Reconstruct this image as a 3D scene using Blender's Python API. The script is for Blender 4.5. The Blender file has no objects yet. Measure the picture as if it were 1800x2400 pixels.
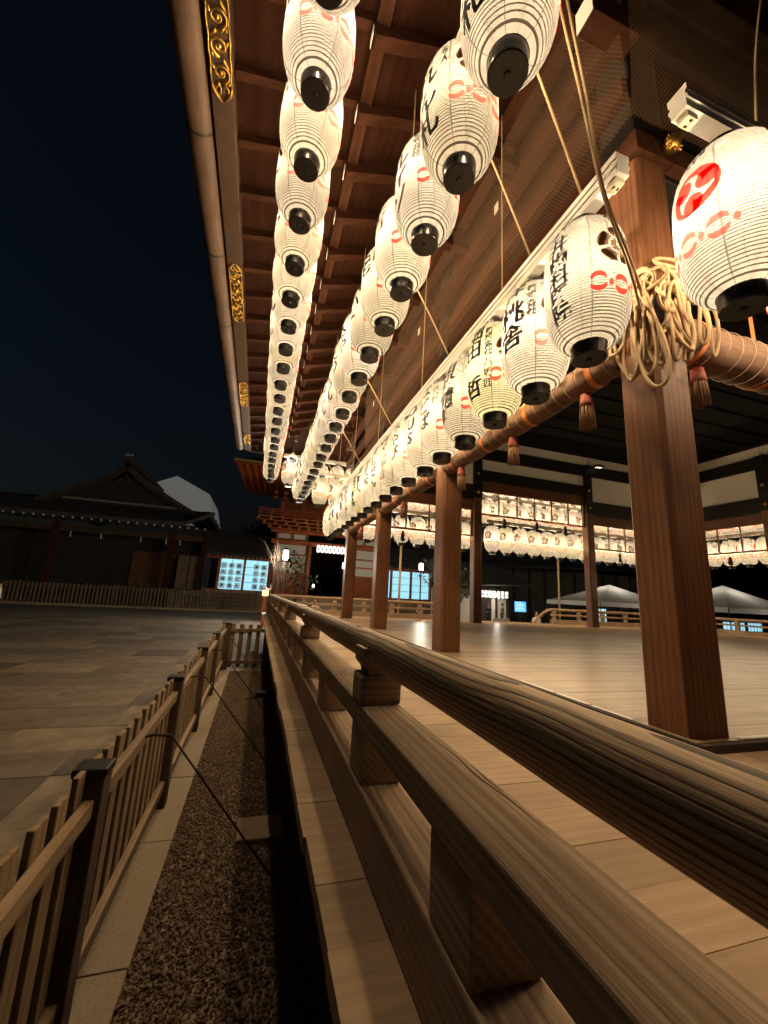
import bpy, bmesh, math, random
import numpy as np
from mathutils import Vector, Matrix, Euler
random.seed(7); rng = np.random.default_rng(7)
PI = math.pi
sc = bpy.context.scene
COL = sc.collection

# ------------------------------------------------------------------ camera, sky, exposure
YAW, PITCH, ROLL = map(math.radians, (16.745, 11.90, 3.112))
fwd = Vector((math.sin(YAW)*math.cos(PITCH), math.cos(YAW)*math.cos(PITCH), math.sin(PITCH)))
rgt = Vector((math.cos(YAW), -math.sin(YAW), 0)); upv = rgt.cross(fwd)
r2 = rgt*math.cos(ROLL)+upv*math.sin(ROLL); u2 = -rgt*math.sin(ROLL)+upv*math.cos(ROLL)
camd = bpy.data.cameras.new('camera'); cam = bpy.data.objects.new('camera', camd); COL.objects.link(cam)
cam.matrix_world = Matrix((r2, u2, -fwd)).transposed().to_4x4()
camd.sensor_fit = 'VERTICAL'; camd.sensor_height = 24.0; camd.lens = 931.36/2400*24.0
camd.clip_start = 0.02; camd.clip_end = 800
sc.camera = cam
world = bpy.data.worlds.new('World'); sc.world = world; world.use_nodes = True
wn = world.node_tree; sky = wn.nodes.new('ShaderNodeTexSky'); sky.sky_type = 'NISHITA'; sky.sun_disc = False
sky.sun_elevation = math.radians(-3.0); sky.sun_rotation = math.radians(250); sky.dust_density = .6; sky.ozone_density = 3
tint = wn.nodes.new('ShaderNodeMix'); tint.data_type = 'RGBA'; tint.blend_type = 'MULTIPLY'; tint.inputs[0].default_value = 1; tint.inputs[7].default_value = (1.5, 1.9, 1.0, 1)
wn.links.new(sky.outputs[0], tint.inputs[6]); wn.links.new(tint.outputs[2], wn.nodes['Background'].inputs[0]); wn.nodes['Background'].inputs[1].default_value = .10
sc.view_settings.view_transform = 'Standard'; sc.view_settings.look = 'None'; sc.view_settings.exposure = 0.28; sc.view_settings.gamma = 1.0
sc.render.engine = 'CYCLES'; sc.cycles.use_denoising = True
try: sc.cycles.denoiser = 'OPENIMAGEDENOISE'
except Exception: pass
sc.cycles.max_bounces = 6; sc.cycles.diffuse_bounces = 3; sc.cycles.glossy_bounces = 3; sc.cycles.transmission_bounces = 4
sc.cycles.transparent_max_bounces = 10; sc.cycles.sample_clamp_indirect = 4.0; sc.cycles.caustics_reflective = False; sc.cycles.caustics_refractive = False
LAMP = 330.0
G = -1.75            # ground level; the camera lens is the origin
VZ, FZ = -0.78, -0.73  # veranda and stage floor

# ------------------------------------------------------------------ materials
MATS = {}
def newmat(name):
    m = bpy.data.materials.new(name); m.use_nodes = True
    return m, m.node_tree, m.node_tree.nodes['Principled BSDF']
def plain(name, col, rough=.6, metal=0, spec=.5, emit=None, estr=0, var=0, vscale=8, bump=0):
    if name in MATS: return MATS[name]
    m, t, b = newmat(name)
    b.inputs['Base Color'].default_value = (*col, 1); b.inputs['Roughness'].default_value = rough
    b.inputs['Metallic'].default_value = metal; b.inputs['Specular IOR Level'].default_value = spec
    if emit: b.inputs['Emission Color'].default_value = (*emit, 1); b.inputs['Emission Strength'].default_value = estr
    if var or bump:
        tc = t.nodes.new('ShaderNodeTexCoord'); n = t.nodes.new('ShaderNodeTexNoise'); n.inputs['Scale'].default_value = vscale; n.inputs['Detail'].default_value = 6; n.inputs['Roughness'].default_value = .65
        t.links.new(tc.outputs['Object'], n.inputs['Vector'])
        if var:
            r = t.nodes.new('ShaderNodeValToRGB'); r.color_ramp.elements[0].position = .3; r.color_ramp.elements[1].position = .7
            r.color_ramp.elements[0].color = (*[c*(1-var) for c in col], 1); r.color_ramp.elements[1].color = (*[min(1, c*(1+var)) for c in col], 1)
            t.links.new(n.outputs[0], r.inputs[0]); t.links.new(r.outputs[0], b.inputs['Base Color'])
        if bump:
            bp = t.nodes.new('ShaderNodeBump'); bp.inputs['Strength'].default_value = bump; bp.inputs['Distance'].default_value = .01
            t.links.new(n.outputs[0], bp.inputs['Height']); t.links.new(bp.outputs[0], b.inputs['Normal'])
    MATS[name] = m; return m

def wood(name, dark, light, axis='y', scale=1.0, rough=.6, bump=.25, fine=60, bands=7.0, dist=5.0, stretch=.06, contrast=(.3, .72), tint=.25, spec=.3):
    key = name+'_'+axis
    if key in MATS: return MATS[key]
    m, t, b = newmat(key); N = t.nodes.new; L = t.links.new
    b.inputs['Specular IOR Level'].default_value = spec
    tc = N('ShaderNodeTexCoord'); oi = N('ShaderNodeObjectInfo')
    mul = N('ShaderNodeMath'); mul.operation = 'MULTIPLY'; mul.inputs[1].default_value = 23.7; L(oi.outputs['Random'], mul.inputs[0])
    comb = N('ShaderNodeCombineXYZ'); L(mul.outputs[0], comb.inputs[0]); L(mul.outputs[0], comb.inputs[1]); L(mul.outputs[0], comb.inputs[2])
    add = N('ShaderNodeVectorMath'); add.operation = 'ADD'; L(tc.outputs['Object'], add.inputs[0]); L(comb.outputs[0], add.inputs[1])
    mp = N('ShaderNodeMapping'); s = [scale]*3; s['xyz'.index(axis)] = scale*stretch; mp.inputs['Scale'].default_value = s; L(add.outputs[0], mp.inputs[0])
    wv = N('ShaderNodeTexWave'); wv.wave_type = 'RINGS'; wv.rings_direction = axis.upper(); wv.inputs['Scale'].default_value = bands; wv.inputs['Distortion'].default_value = dist
    wv.inputs['Detail'].default_value = 3; wv.inputs['Detail Scale'].default_value = 1.2; wv.inputs['Detail Roughness'].default_value = .6
    L(mp.outputs[0], wv.inputs[0])
    ns = N('ShaderNodeTexNoise'); ns.inputs['Scale'].default_value = fine; ns.inputs['Detail'].default_value = 5; ns.inputs['Roughness'].default_value = .7; L(mp.outputs[0], ns.inputs['Vector'])
    big = N('ShaderNodeTexNoise'); big.inputs['Scale'].default_value = 2.2; big.inputs['Detail'].default_value = 3; L(add.outputs[0], big.inputs['Vector'])
    mx = N('ShaderNodeMix'); mx.data_type = 'FLOAT'; mx.inputs[0].default_value = .87; L(wv.outputs['Fac'], mx.inputs[2])
    n3 = N('ShaderNodeTexNoise'); n3.inputs['Scale'].default_value = fine*3.1; n3.inputs['Detail'].default_value = 3; n3.inputs['Roughness'].default_value = .6; L(mp.outputs[0], n3.inputs['Vector'])
    m3 = N('ShaderNodeMix'); m3.data_type = 'FLOAT'; m3.inputs[0].default_value = .45; L(ns.outputs[0], m3.inputs[2]); L(n3.outputs[0], m3.inputs[3]); L(m3.outputs[0], mx.inputs[3])
    rp = N('ShaderNodeValToRGB'); rp.color_ramp.elements[0].position = contrast[0]; rp.color_ramp.elements[1].position = contrast[1]
    rp.color_ramp.elements[0].color = (*dark, 1); rp.color_ramp.elements[1].color = (*light, 1); L(mx.outputs[0], rp.inputs[0])
    # piece-to-piece and patchy tone
    a2 = N('ShaderNodeMath'); a2.operation = 'MULTIPLY_ADD'; L(oi.outputs['Random'], a2.inputs[0]); a2.inputs[1].default_value = tint; a2.inputs[2].default_value = 1-tint*.5
    a3 = N('ShaderNodeMapRange'); a3.inputs[1].default_value = .3; a3.inputs[2].default_value = .7; a3.inputs[3].default_value = .78; a3.inputs[4].default_value = 1.15; L(big.outputs[0], a3.inputs[0])
    a4 = N('ShaderNodeMath'); a4.operation = 'MULTIPLY'; L(a2.outputs[0], a4.inputs[0]); L(a3.outputs[0], a4.inputs[1])
    vm = N('ShaderNodeVectorMath'); vm.operation = 'SCALE'; L(rp.outputs[0], vm.inputs[0]); L(a4.outputs[0], vm.inputs['Scale'])
    L(vm.outputs[0], b.inputs['Base Color'])
    rr = N('ShaderNodeMapRange'); rr.inputs[3].default_value = rough*1.2; rr.inputs[4].default_value = rough*.85; L(mx.outputs[0], rr.inputs[0]); L(rr.outputs[0], b.inputs['Roughness'])
    bp = N('ShaderNodeBump'); bp.inputs['Strength'].default_value = bump; bp.inputs['Distance'].default_value = .004; L(mx.outputs[0], bp.inputs['Height']); L(bp.outputs[0], b.inputs['Normal'])
    MATS[key] = m; return m

def W(kind, axis):
    if kind == 'pillar': return wood('pillar_wood', (.085, .034, .0165), (.20, .088, .042), axis, 1.0, .5, .2, 60, 9, 7, .035, (.32, .68), spec=.25)
    if kind == 'rail': return wood('rail_wood', (.22, .15, .098), (.50, .365, .25), axis, 1.3, .7, .4, 95, 14, 2, .012, (.34, .64), spec=.15)
    if kind == 'board': return wood('board_wood', (.30, .20, .128), (.44, .31, .205), axis, 1.0, .55, .1, 55, 8, 6, .05, (.28, .72), .26, .2)
    if kind == 'floor': return wood('floor_wood', (.155, .102, .066), (.37, .255, .165), axis, 1.0, .31, .08, 50, 4, 5, .04, (.25, .75), .5, .45)
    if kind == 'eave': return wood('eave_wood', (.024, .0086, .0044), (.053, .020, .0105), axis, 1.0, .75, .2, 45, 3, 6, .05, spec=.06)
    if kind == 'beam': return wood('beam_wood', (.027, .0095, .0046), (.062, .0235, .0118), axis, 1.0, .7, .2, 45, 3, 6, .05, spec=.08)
    if kind == 'fence': return wood('fence_wood', (.12, .075, .042), (.30, .205, .12), axis, 1.5, .7, .35, 70, 5, 5, .05)
    if kind == 'fencepost': return wood('fence_post_wood', (.045, .026, .015), (.12, .07, .04), axis, 1.5, .7, .35, 70, 5, 5, .05)
    if kind == 'verm': return wood('vermilion_wood', (.36, .085, .028), (.50, .135, .045), axis, 1.0, .55, .1, 45, 3, 6, .05)
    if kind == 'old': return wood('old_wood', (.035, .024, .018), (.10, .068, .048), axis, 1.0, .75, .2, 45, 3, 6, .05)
LACQ = plain('black_lacquer', (.012, .010, .009), .5, spec=.25, var=.4)
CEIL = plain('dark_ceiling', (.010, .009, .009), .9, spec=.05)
PLASTER = plain('white_plaster', (.74, .70, .62), .85, var=.06, vscale=3)
WHITE = plain('white_paint', (.78, .76, .70), .6, var=.08)
DUCTM = plain('white_duct', (.72, .70, .66), .45, var=.05)
BLACKP = plain('black_cap', (.018, .016, .015), .22)
GOLD = plain('gilt_metal', (.62, .38, .09), .4, 1.0)
IRON = plain('dark_iron', (.03, .028, .026), .5, .6)
ROPE = wood('rope_fibre', (.35, .24, .13), (.54, .395, .235), 'z', 6, .8, .8, 60, 20, 3, .5)
ROOFM = plain('roof_tile', (.045, .045, .048), .6, var=.3, vscale=4)
STONE = plain('granite', (.28, .21, .138), .8, var=.22, vscale=60, bump=.3)
TAPE = plain('white_tape', (.8, .78, .74), .5)

# ------------------------------------------------------------------ mesh helpers
class MB:
    def __init__(s): s.v = []; s.f = []
    def add(s, vs, fs):
        o = len(s.v); s.v += [tuple(v) for v in vs]; s.f += [tuple(i+o for i in f) for f in fs]; return s
    def box(s, c, d, R=None):
        x, y, z = (e/2 for e in d); vs = [Vector((a*x, b*y, e*z)) for a in (-1, 1) for b in (-1, 1) for e in (-1, 1)]
        if R: vs = [R @ v for v in vs]
        c = Vector(c); return s.add([c+v for v in vs], [(0, 1, 3, 2), (4, 6, 7, 5), (0, 4, 5, 1), (2, 3, 7, 6), (0, 2, 6, 4), (1, 5, 7, 3)])
    def bar(s, p0, p1, w, h, up=(0, 0, 1)):
        p0, p1 = Vector(p0), Vector(p1); d = (p1-p0); L = d.length; d.normalize(); sd = d.cross(Vector(up)).normalized(); u = sd.cross(d)
        R = Matrix((sd, d, u)).transposed(); return s.box((p0+p1)/2, (w, L, h), R)
    def tube(s, pts, r, n=8, close=False, caps=True):
        pts = [Vector(p) for p in pts]; m = len(pts); rs = r if hasattr(r, '__len__') else [r]*m
        up = None; o = len(s.v)
        for i, p in enumerate(pts):
            a = pts[(i-1) % m] if (i > 0 or close) else p; b = pts[(i+1) % m] if (i < m-1 or close) else p
            d = (b-a)
            if d.length < 1e-9: d = Vector((0, 0, 1))
            d.normalize()
            if up is None: up = d.orthogonal().normalized()
            up = (up-d*up.dot(d))
            if up.length < 1e-6: up = d.orthogonal()
            up.normalize(); sd = d.cross(up)
            for k in range(n):
                t = 2*PI*k/n; s.v.append(tuple(p+(up*math.cos(t)+sd*math.sin(t))*rs[i]))
        for i in range(m if close else m-1):
            for k in range(n):
                j = (i+1) % m; s.f.append((o+i*n+k, o+i*n+(k+1) % n, o+j*n+(k+1) % n, o+j*n+k))
        if caps and not close:
            s.f.append(tuple(o+k for k in range(n))[::-1]); s.f.append(tuple(o+(m-1)*n+k for k in range(n)))
        return s
    def lathe(s, prof, n=24, c=(0, 0, 0), caps=False):
        o = len(s.v); c = Vector(c)
        for r, z in prof:
            for k in range(n): t = 2*PI*k/n; s.v.append((c.x+r*math.cos(t), c.y+r*math.sin(t), c.z+z))
        for i in range(len(prof)-1):
            for k in range(n): s.f.append((o+i*n+k, o+i*n+(k+1) % n, o+(i+1)*n+(k+1) % n, o+(i+1)*n+k))
        if caps:
            s.f.append(tuple(o+k for k in range(n))[::-1]); s.f.append(tuple(o+(len(prof)-1)*n+k for k in range(n)))
        return s
    def prism(s, pts, ax, a, b):
        # pts: 2D outline, extruded along axis ax from a to b
        n = len(pts)
        def mk(p, t): return {'x': (t, p[0], p[1]), 'y': (p[0], t, p[1]), 'z': (p[0], p[1], t)}[ax]
        return s.add([mk(p, a) for p in pts]+[mk(p, b) for p in pts], [tuple(range(n))[::-1], tuple(range(n, 2*n))]+[(i, (i+1) % n, n+(i+1) % n, n+i) for i in range(n)])
    def mesh(s, name, smooth=False, bevel=0, angle=None):
        me = bpy.data.meshes.new(name); me.from_pydata(s.v, [], s.f); me.update()
        bm = bmesh.new(); bm.from_mesh(me); bmesh.ops.recalc_face_normals(bm, faces=bm.faces)
        if bevel:
            es = [e for e in bm.edges if len(e.link_faces) == 2 and e.calc_face_angle(0) > .6]
            bmesh.ops.bevel(bm, geom=es, offset=bevel, segments=2, profile=.6, affect='EDGES', clamp_overlap=True)
        bm.to_mesh(me); bm.free()
        if smooth:
            me.polygons.foreach_set('use_smooth', [True]*len(me.polygons))
            if angle is not None:
                bm = bmesh.new(); bm.from_mesh(me)
                for e in bm.edges:
                    if len(e.link_faces) == 2 and e.calc_face_angle(0) > angle: e.smooth = False
                bm.to_mesh(me); bm.free()
        return me
    def build(s, name, mat, parent=None, loc=(0, 0, 0), smooth=False, bevel=0, angle=None, kind=None):
        return put(name, s.mesh(name, smooth, bevel, angle), mat, parent, loc, kind=kind)

def catm(P, n=10, close=False):
    P = [Vector(p) for p in P]; out = []; m = len(P)
    for i in range(m if close else m-1):
        p0 = P[(i-1) % m] if (close or i > 0) else P[0]; p1 = P[i]; p2 = P[(i+1) % m]; p3 = P[(i+2) % m] if (close or i+2 < m) else P[-1]
        for k in range(n):
            t = k/n; out.append(.5*((2*p1)+(-p0+p2)*t+(2*p0-5*p1+4*p2-p3)*t*t+(-p0+3*p1-3*p2+p3)*t**3))
    if not close: out.append(P[-1])
    return out
def put(name, me, mat, parent=None, loc=(0, 0, 0), rot=None, kind=None):
    o = bpy.data.objects.new(name, me); COL.objects.link(o); o.location = loc
    if rot is not None: o.rotation_euler = rot
    if mat is not None and not me.materials: me.materials.append(mat)
    if parent is not None:
        o.parent = parent; q = parent; off = Vector((0, 0, 0))
        while q is not None: off += q.location; q = q.parent
        o.location = Vector(loc)-off            # loc is given in the world
    if kind: o['kind'] = kind
    return o
def tag(o, label, cat, group=None):
    o['label'] = label; o['category'] = cat; o['kind'] = 'thing'
    if group: o['group'] = group
    return o
def thing(name, label, cat, loc=(0, 0, 0), group=None, rotz=0):
    o = bpy.data.objects.new(name, None); COL.objects.link(o); o.location = loc; o.rotation_euler = (0, 0, rotz); o.empty_display_size = .1
    return tag(o, label, cat, group)
def part(name, parent):
    o = bpy.data.objects.new(name, None); COL.objects.link(o); o.parent = parent; o.empty_display_size = .1
    return o
_bc = {}
def boxm(d, mat, bevel):
    k = (tuple(round(e, 4) for e in d), mat.name, bevel)
    if k not in _bc:
        me = MB().box((0, 0, 0), d).mesh('box', bevel=bevel); me.materials.append(mat); _bc[k] = me
    return _bc[k]
def box(name, lo, hi, mat, parent=None, bevel=.005, rot=None):
    """one box piece between two world corners; mat may be a wood kind"""
    d = [hi[i]-lo[i] for i in range(3)]; c = [(hi[i]+lo[i])/2 for i in range(3)]
    if isinstance(mat, str): mat = W(mat, 'xyz'[max(range(3), key=lambda i: d[i])])
    bevel = min(bevel, min(d)*.3)
    return put(name, boxm(d, mat, bevel), mat, parent, c, rot)
def copy_tree(o, parent=None, loc=None, label=None):
    c = o.copy(); COL.objects.link(c); c.parent = parent
    if loc is not None: c.location = loc
    if label: c['label'] = label
    for ch in o.children: copy_tree(ch, c)
    return c

# ------------------------------------------------------------------ ground
def paving_mat():
    m, t, b = newmat('paving_stone_mat'); N = t.nodes.new; L = t.links.new
    tc = N('ShaderNodeTexCoord'); oi = N('ShaderNodeObjectInfo')
    n = N('ShaderNodeTexNoise'); n.inputs['Scale'].default_value = 2.5; n.inputs['Detail'].default_value = 8; n.inputs['Roughness'].default_value = .7; L(tc.outputs['Object'], n.inputs['Vector'])
    n2 = N('ShaderNodeTexNoise'); n2.inputs['Scale'].default_value = 120; L(tc.outputs['Object'], n2.inputs['Vector'])
    r = N('ShaderNodeValToRGB'); r.color_ramp.elements[0].position = .3; r.color_ramp.elements[1].position = .72
    r.color_ramp.elements[0].color = (.046, .033, .022, 1); r.color_ramp.elements[1].color = (.148, .112, .076, 1); L(n.outputs[0], r.inputs[0])
    k = N('ShaderNodeMath'); k.operation = 'MULTIPLY_ADD'; k.inputs[1].default_value = .9; k.inputs[2].default_value = .5; L(oi.outputs['Random'], k.inputs[0])
    v = N('ShaderNodeVectorMath'); v.operation = 'SCALE'; L(r.outputs[0], v.inputs[0]); L(k.outputs[0], v.inputs['Scale']); L(v.outputs[0], b.inputs['Base Color'])
    b.inputs['Roughness'].default_value = .72
    bp = N('ShaderNodeBump'); bp.inputs['Strength'].default_value = .35; bp.inputs['Distance'].default_value = .004; L(n2.outputs[0], bp.inputs['Height']); L(bp.outputs[0], b.inputs['Normal'])
    return m
PAV = paving_mat()
gm = plain('ground_earth', (.085, .072, .056), .9, var=.35, vscale=1.5, bump=.3)
gr = MB().add([(-300, -300, G-.012), (300, -300, G-.012), (300, 300, G-.012), (-300, 300, G-.012)], [(0, 1, 2, 3)]).build('ground', gm, kind='structure')
pv = bpy.data.objects.new('paving', None); COL.objects.link(pv); pv['kind'] = 'structure'; pv.location = (-6, 10, G)
row = 0; y = -2.2
slabs = {}
while y < 24:
    hgt = (.62, .78, .9)[row % 3] if y < 8 else 1.05
    x = -12.5 + (row % 2)*.55
    while x < -.62:
        w = (1.15, 1.35, 1.0, 1.5)[(row*3+int(x*7)) % 4]; x1 = min(x+w, -.62)
        if x1-x > .2:
            key = (round(x1-x, 2), hgt)
            if key not in slabs: slabs[key] = MB().box((0, 0, 0), (x1-x-.006, hgt-.006, .06)).mesh('paving_stone', bevel=.003)
            put('paving_stone', slabs[key], PAV, pv, ((x+x1)/2, y+hgt/2, G-.03+random.uniform(-.003, .002)))
        x = x1
    y += hgt; row += 1
kb = bpy.data.objects.new('kerb', None); COL.objects.link(kb); kb['kind'] = 'structure'; kb.location = (-.48, 4, G)
y = -.9
while y < 9.6:
    ln = random.choice((1.0, 1.2, 1.35)); y1 = min(y+ln, 9.85); box('kerb_stone', (-.615, y, G-.08), (-.372, y1-.008, G+.012+random.uniform(0, .003)), STONE, kb, .006); y = y1
# gravel bed with loose pebbles
ico = bmesh.new(); bmesh.ops.create_icosphere(ico, subdivisions=1, radius=1); ico.verts.ensure_lookup_table()
iv = np.array([v.co[:] for v in ico.verts]); if_ = np.array([[v.index for v in f.verts] for f in ico.faces]); ico.free()
NP = 60000
px = rng.uniform(-.372, .42, NP); py = 9.7*rng.uniform(0, 1, NP)**1.6-.1; pr = rng.uniform(.0045, .0125, NP)
VS = np.zeros((NP, len(iv), 3)); 
sq = rng.uniform(.55, 1.0, (NP, 1, 3)); ang = rng.uniform(0, 6.28, NP)
loc = iv[None]*sq*pr[:, None, None]
ca, sa = np.cos(ang)[:, None], np.sin(ang)[:, None]
VS[..., 0] = loc[..., 0]*ca-loc[..., 1]*sa+px[:, None]; VS[..., 1] = loc[..., 0]*sa+loc[..., 1]*ca+py[:, None]; VS[..., 2] = loc[..., 2]+(G+rng.uniform(-.012, .014, NP))[:, None]
FS = (if_[None]+(np.arange(NP)*len(iv))[:, None, None]).reshape(-1, 3)
me = bpy.data.meshes.new('gravel'); me.from_pydata(VS.reshape(-1, 3).tolist(), [], FS.tolist()); me.update()
gvm, t, b = newmat('gravel_mat'); tc = t.nodes.new('ShaderNodeTexCoord'); n = t.nodes.new('ShaderNodeTexVoronoi'); n.inputs['Scale'].default_value = 45
r = t.nodes.new('ShaderNodeValToRGB'); r.color_ramp.elements[0].color = (.08, .049, .027, 1); r.color_ramp.elements[1].color = (.25, .165, .095, 1)
t.links.new(tc.outputs['Object'], n.inputs['Vector']); t.links.new(n.outputs['Color'], r.inputs[0]); t.links.new(r.outputs[0], b.inputs['Base Color']); b.inputs['Roughness'].default_value = .6
MB().add([(-.375, -1, G-.006), (.64, -1, G-.006), (.64, 9.8, G-.006), (-.375, 9.8, G-.006)], [(0, 1, 2, 3)]).build('gravel_bed', gvm, kind='structure')
g = put('gravel', me, gvm, kind='stuff'); g['label'] = 'brown gravel strip between granite kerb and stage'; g['category'] = 'gravel'

# ------------------------------------------------------------------ the stage
PW = .32                                  # post width
PX = [2.695, 7.18, 12.15, 16.65]; PY = [2.04, 5.49, 8.94, 12.39]
XL, XR, YN, YF = PX[0], PX[-1], PY[0], PY[-1]
stage = thing('dance_stage', 'open wooden shrine stage with square posts, railings and deep eaves', 'stage', (9.6, 7.2, G))
# substructure
sk = part('base_wall', stage)
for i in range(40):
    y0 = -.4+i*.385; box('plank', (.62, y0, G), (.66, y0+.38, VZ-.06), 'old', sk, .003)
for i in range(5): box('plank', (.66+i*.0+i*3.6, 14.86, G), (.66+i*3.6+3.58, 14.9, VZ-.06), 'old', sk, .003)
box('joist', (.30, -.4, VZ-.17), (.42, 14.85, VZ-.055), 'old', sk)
# veranda boards
vd = part('veranda_floor', stage)
y = -.46; k = 0
while y < 14.8:
    w = random.choice((.20, .21, .215, .225, .30)); lo = .234+random.uniform(-.006, .006)
    box('board', (lo, y, VZ-.05+random.uniform(-.001, .001)), (2.46, y+w-.002, VZ+random.uniform(-.0012, .0012)), 'board', vd, .0018); y += w
for i in range(36):
    x0 = 2.464+i*.42; box('board', (x0, 12.66, VZ-.05), (x0+.416, 14.8, VZ), 'board', vd, .004)
for i in range(22):
    x0 = 2.464+i*.3; box('board', (x0, -.4, VZ-.05), (x0+.296, 1.80, VZ), 'board', vd, .004)
# stage floor boards, running across
fl = part('floor', stage)
y = 1.84
while y < 12.6:
    w = .235; cut = random.uniform(6, 13)
    for a, b_ in ((2.5, cut), (cut+.003, 16.85)): box('board', (a, y, FZ-.045), (b_, y+w-.0025, FZ+random.uniform(-.0008, .0008)), 'floor', fl, .002)
    y += w
box('floor_edge', (2.464, 1.80, VZ-.0), (2.497, 12.66, FZ-.004), LACQ, stage, .004)
box('floor_edge', (2.5, 1.80, VZ-.0), (16.9, 1.836, FZ-.004), 'old', stage, .004)
for a, b_ in ((2.28, 2.62), (2.66, 3.0), (3.05, 3.5)):
    box('edge_tape', (2.505, a, FZ+.001), (2.54, b_, FZ+.003), TAPE, stage, .0005)
box('edge_tape', (2.88, 1.85, FZ+.001), (7.0, 1.885, FZ+.003), TAPE, stage, .0005)

def flower_nail(loc, axis, parent):
    m = MB()
    for k in range(6):
        t = k*PI/3; c = (math.cos(t)*.035, math.sin(t)*.035)
        m.lathe([(.001, .016), (.018, .012), (.022, 0)], 8, (c[0], c[1], 0))
    m.lathe([(.001, .03), (.016, .024), (.02, 0)], 10)
    R = {'-y': Matrix.Rotation(PI/2, 3, 'X'), '-x': Matrix.Rotation(-PI/2, 3, 'Y')}[axis]
    m.v = [tuple(R @ Vector(v)) for v in m.v]
    return m.build('gilt_nail_cover', GOLD, parent, loc, smooth=True)
ch = .03
def post(x, y, ztop=3.6, upper=None):
    h = PW/2; m = MB()
    pts = [(-h+ch, -h), (h-ch, -h), (h, -h+ch), (h, h-ch), (h-ch, h), (-h+ch, h), (-h, h-ch), (-h, -h+ch)]
    m.prism(pts, 'z', (VZ-.02)-ztop, 0)
    o = m.build('post', W('pillar', 'z'), stage, (x, y, ztop), bevel=.004)
    return o
posts = {}
for i, y in enumerate(PY): posts[(0, i)] = post(XL, y)
for i in (1, 2, 3): posts[(i, 3)] = post(PX[i], YF)
for j in (0, 1, 2): posts[(3, j)] = post(XR, PY[j])
for i in (1, 2): posts[(i, 0)] = post(PX[i], YN)
# black lacquered upper frame (inside and far sides)
h2 = PW/2
def hbeam(x0, x1, y, z0, z1, mat=LACQ, th=.24, name='beam'): return box(name, (x0, y-th/2, z0), (x1, y+th/2, z1), mat, stage, .01)
def vbeam(x, y0, y1, z0, z1, mat=LACQ, th=.24, name='beam'): return box(name, (x-th/2, y0, z0), (x+th/2, y1, z1), mat, stage, .01)
for (i, j), o in posts.items():
    x, y = PX[i], PY[j]
    up = box('upper_post', (x-h2-.003, y-h2-.003, 3.6), (x+h2+.003, y+h2+.003, 5.6), LACQ, stage, .02)
    if j == 3 and i in (1, 2):
        for z in (4.52, 3.82): flower_nail((x, y-h2-.005, z), '-y', o)
    if i == 3 and j in (1, 2):
        for z in (4.52, 3.82): flower_nail((x-h2-.005, y, z), '-x', o)
for a in range(3):
    x0, x1 = PX[a]+h2, PX[a+1]-h2
    lo, hi = ((3.55, 4.1) if a != 1 else (4.30, 4.71))
    for y in (YF, YN):
        hbeam(x0, x1, y, lo, hi); hbeam(x0, x1, y, 5.13, 5.58)
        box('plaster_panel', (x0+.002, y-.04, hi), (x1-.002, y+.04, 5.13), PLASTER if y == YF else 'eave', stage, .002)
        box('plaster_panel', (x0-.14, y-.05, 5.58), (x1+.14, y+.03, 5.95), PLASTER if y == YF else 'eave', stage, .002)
        hbeam(x0-.16, x1+.16, y+.02, 5.95, 6.12, th=.2)
for b_ in range(3):
    y0, y1 = PY[b_]+h2, PY[b_+1]-h2
    for x, outer in ((XL, True), (XR, False)):
        vbeam(x, y0, y1, 3.55, 4.1, 'beam' if outer else LACQ); vbeam(x, y0, y1, 5.13, 5.58, 'eave' if outer else LACQ)
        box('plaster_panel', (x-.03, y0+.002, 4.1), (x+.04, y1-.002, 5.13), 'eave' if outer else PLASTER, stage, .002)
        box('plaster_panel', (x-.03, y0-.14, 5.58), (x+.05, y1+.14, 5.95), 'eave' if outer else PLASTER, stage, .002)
        vbeam(x, y0-.16, y1+.16, 5.95, 6.12, th=.2)
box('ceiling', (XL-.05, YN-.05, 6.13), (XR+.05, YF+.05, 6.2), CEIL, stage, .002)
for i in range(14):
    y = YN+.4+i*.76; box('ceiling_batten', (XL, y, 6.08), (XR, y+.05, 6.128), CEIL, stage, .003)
# head tie beams outside the posts on the near sides
box('tie_beam', (XL-h2-.05, YN-h2-.05, 3.60), (XL+h2+.02, YF+.6, 3.80), 'beam', stage, .012)
box('tie_beam', (XL+h2+.022, YN-h2-.05, 3.602), (XR, YN+h2, 3.802), 'beam', stage, .012)
box('tie_beam', (XL+h2+.022, YF-h2+.1, 3.602-.03), (XL+h2+.03, YF+h2, 3.8), 'beam', stage, .012)
box('bracket_beam', (XL-h2-.09, YN-h2, 4.22), (XL-h2, YF+.6, 4.42), 'beam', stage, .012)
box('bracket_beam', (XL-h2-.14, YN-h2-.1, 4.86), (XL-h2, YF+.6, 5.06), 'beam', stage, .012)
box('bracket_beam', (XL-h2-.30, YN-h2-.3, 5.62), (XL-h2-.06, YF+.7, 5.86), 'beam', stage, .012)
for i in range(9):
    y = YN+.1+i*1.29
    box('bracket_arm', (XL-h2-.42, y-.07, 5.32), (XL-h2, y+.07, 5.5), 'beam', stage, .015); box('bracket_block', (XL-h2-.36, y-.11, 5.5), (XL-h2-.1, y+.11, 5.615), 'beam', stage, .015)
for y in (3.62, 6.24, 9.4): box('wall_tag', (XL-h2-.146, y, 4.9), (XL-h2-.142, y+.09, 5.04), WHITE, stage, .001)
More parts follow.
